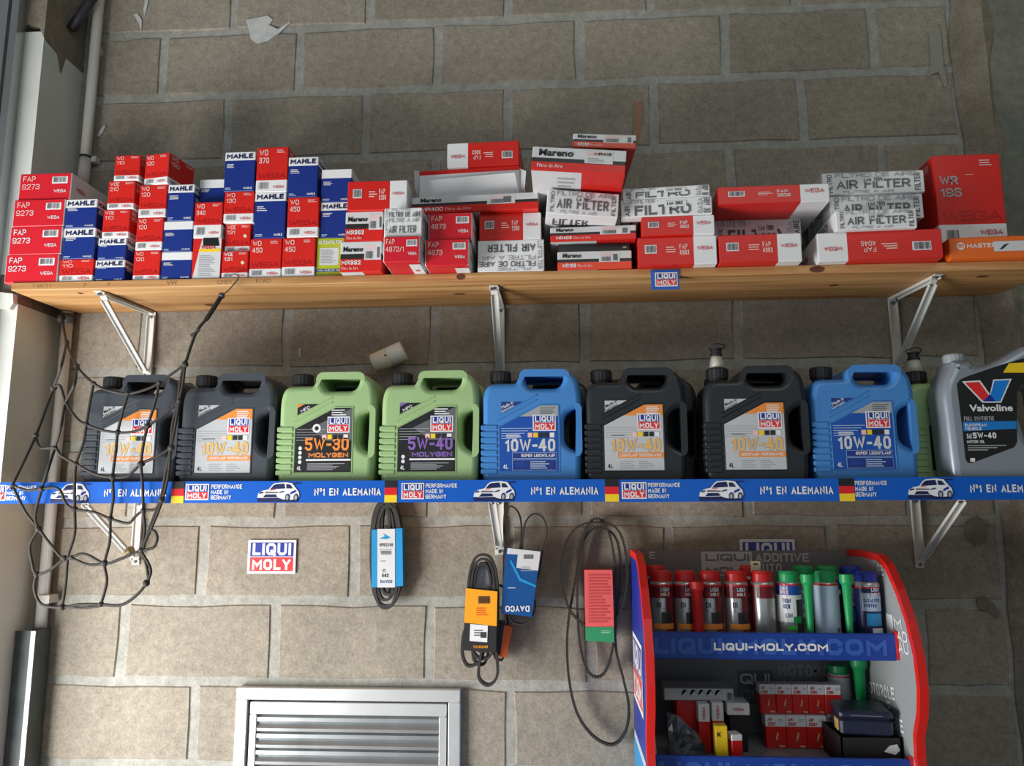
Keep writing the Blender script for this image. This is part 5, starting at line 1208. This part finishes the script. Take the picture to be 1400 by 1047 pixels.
mb = MB(); mb.cbox((-W/2, 0, 0), (W/2, .10, Hc*.66), M_CASE, .005); mb.build('case_base', t); mb = MB(); mb.cbox((-W/2-.001, -.002, Hc*.66), (W/2+.001, .101, Hc), M_CASE, .005); mb.build('case_lid', t)
mb = MB(); mb.box((-W*.3, -.0022, Hc*.8), (W*.3, -.0018, Hc*.84), M_GREY1); mb.build('lid_groove', t); mb = MB(); mb.box((-W/2-.002, .02, Hc*.1), (-W/2+.001, .05, Hc*.55), M_LABG); mb.build('brown_label', t)
# can with green funnel at the right of the second tray
zb_ = DS2; q = aty(1157, 950, -.10)
t = thing('additive_can', 'tall pale can with dark green cap behind the bulb boxes', 'can', (q.x, -.058, zb_)); Hh = aty(1157, 920, -.058).z-zb_
mb = MB(); mb.lathe([(.024, 0), (.025, .003), (.025, Hh-.003), (.023, Hh)], M_OFFW, n=24); b = mb.build('can_body', t, True); mb = MB(); mb.lathe([(.022, Hh), (.023, Hh+.004), (.022, Hh+.018), (.01, Hh+.02)], M_CGREEN, n=24); mb.build('cap', t)
mb = MB(); mb.lathe([(.0253, Hh-.006), (.0253, Hh-.003)], M_CANRED, n=24); mb.build('red_band', t)
funnel('green funnel beside the tall pale can under the upper tray', 1177, 950, -.10, M_CGREEN, DS2, .195, .009, .013)
def simple_box(label, px0, px1, py0, py1, Y, D, segs, zb=None, yaw=0, prints=None, axis='z', rot=None):
    a = aty(px0, (py0+py1)/2, Y); b = aty(px1, (py0+py1)/2, Y); zt = aty((px0+px1)/2, py0, Y).z; z0 = zb if zb is not None else aty((px0+px1)/2, py1, Y).z
    W, H = b.x-a.x, zt-z0; t = thing('small_box', label, 'box', ((a.x+b.x)/2, Y, z0), yaw, 'small boxes in the second tray', rot); carton(W, H, D, segs, axis).build('carton', t)
    if prints: P = Print(); prints(P, W, H); P.flush(t, lambda u, v, l: (u-W/2, -l, v))
    return zt
zrb = simple_box('flat red box under the long patterned box', 925, 985, 957, 975, -.150, .09, [(1, M_RED)], zb=DS2)
simple_box('long white box with black swirl pattern on the flat red box', 908, 1003, 941, 957, -.155, .08, [(1, M_OFFW)], zb=zrb, prints=lambda P, W, H: [P.poly('swirl', M_BLACK, [(W*(.3+.12*k+.05*math.cos(q)), H*(.5+.42*math.sin(q))) for q in (0, 1, 2, 3, 3.4, 2.6, 1.6, .6)], 1) for k in range(5)]+[P.bars(W*.9, H*.1, W*.08, H*.6)])
simple_box('upright red box with white top beside the plastic bag', 955, 971, 962, 1016, -.185, .028, [(.64, M_RED), (.36, M_WHITE)], zb=DS2, prints=lambda P, W, H: P.text(M_RINK, 'WEGA', W*.62, H*.68, W*.25, H*.26, rot=PI/2))
simple_box('upright red box with white top behind the yellow box', 974, 990, 960, 1016, -.185, .028, [(.64, M_RED), (.36, M_WHITE)], zb=DS2, prints=lambda P, W, H: P.text(M_RINK, 'WEGA', W*.62, H*.68, W*.25, H*.26, rot=PI/2))
simple_box('small yellow box with white base in front of an upright red box', 978, 995, 992, 1022, -.262, .025, [(.16, M_WHITE), (.84, M_YELLOW)], zb=DS2, prints=lambda P, W, H: P.text(M_BLACK, 'K', W*.15, H*.72, H*.12))
simple_box('small red box with white top beside the yellow box', 1000, 1016, 1004, 1024, -.258, .03, [(.8, M_RED), (.2, M_WHITE)], zb=DS2, yaw=.2)
zw = simple_box('dark box supporting the plain white box', 998, 1022, 977, 1015, -.17, .06, [(1, M_BLKCARD)], zb=DS2)
simple_box('plain white box with small red word behind the small boxes', 994, 1025, 961, 977, -.175, .06, [(1, M_WHITE)], zb=zw, prints=lambda P, W, H: P.text(M_RINK, 'WEGA', W*.25, H*.38, H*.24, W*.5))
# crumpled plastic bag
a = aty(914, 1000, -.24); b = aty(966, 1000, -.24); Wb = b.x-a.x; Hb = aty(930, 974, -.22).z-DS2
rr = random.Random(5); mb = MB(); nx, nz = 9, 7; vs = []
for j in range(nz):
    for i in range(nx):
        u, v = i/(nx-1), j/(nz-1); hgt = Hb*(1-.75*u*u)
        vs.append((Wb*u, .01+.03*v+rr.uniform(-.005, .005), v*hgt+(rr.uniform(-.004, .004) if 0 < j else 0)))
mb.add(vs, [(j*nx+i, j*nx+i+1, (j+1)*nx+i+1, (j+1)*nx+i) for j in range(nz-1) for i in range(nx-1)], mat('glossy_film', srgb(74, 78, 90), .12, noise=.5, nscale=60))
vs2 = [(x, y+.024*(1-z/Hb*.5), max(z-.002, 0)) for x, y, z in vs]; mb.add(vs2, [((j+1)*nx+i, (j+1)*nx+i+1, j*nx+i+1, j*nx+i) for j in range(nz-1) for i in range(nx-1)], MATS['glossy_film'])
o = mb.build('plastic_bag'); o.location = (a.x, -.265, DS2); tag(o, 'crumpled glossy dark plastic bag on the second display tray', 'bag')
mb = MB(); mb.lathe([(.036, 0), (.038, .004), (.034, .016), (.02, .022), (.006, .024)], mat('clear_dish', srgb(170, 140, 130), .12, alpha=.4), n=28); o = mb.build('plastic_dish', None, True); q = aty(1062, 1025, -.24); o.location = (q.x, -.243, DS2); tag(o, 'clear domed plastic dish in front of the bulb boxes', 'dish')
mb = MB(); mb.box((0, 0, 0), (.004, .12, .14), M_OFFW); o = mb.build('card_sheet'); o.location = (DX0+.0165, -.25, DS2); o.rotation_euler = (0, -.06, 0); tag(o, 'white card leaning on the left panel inside the second tray', 'card')
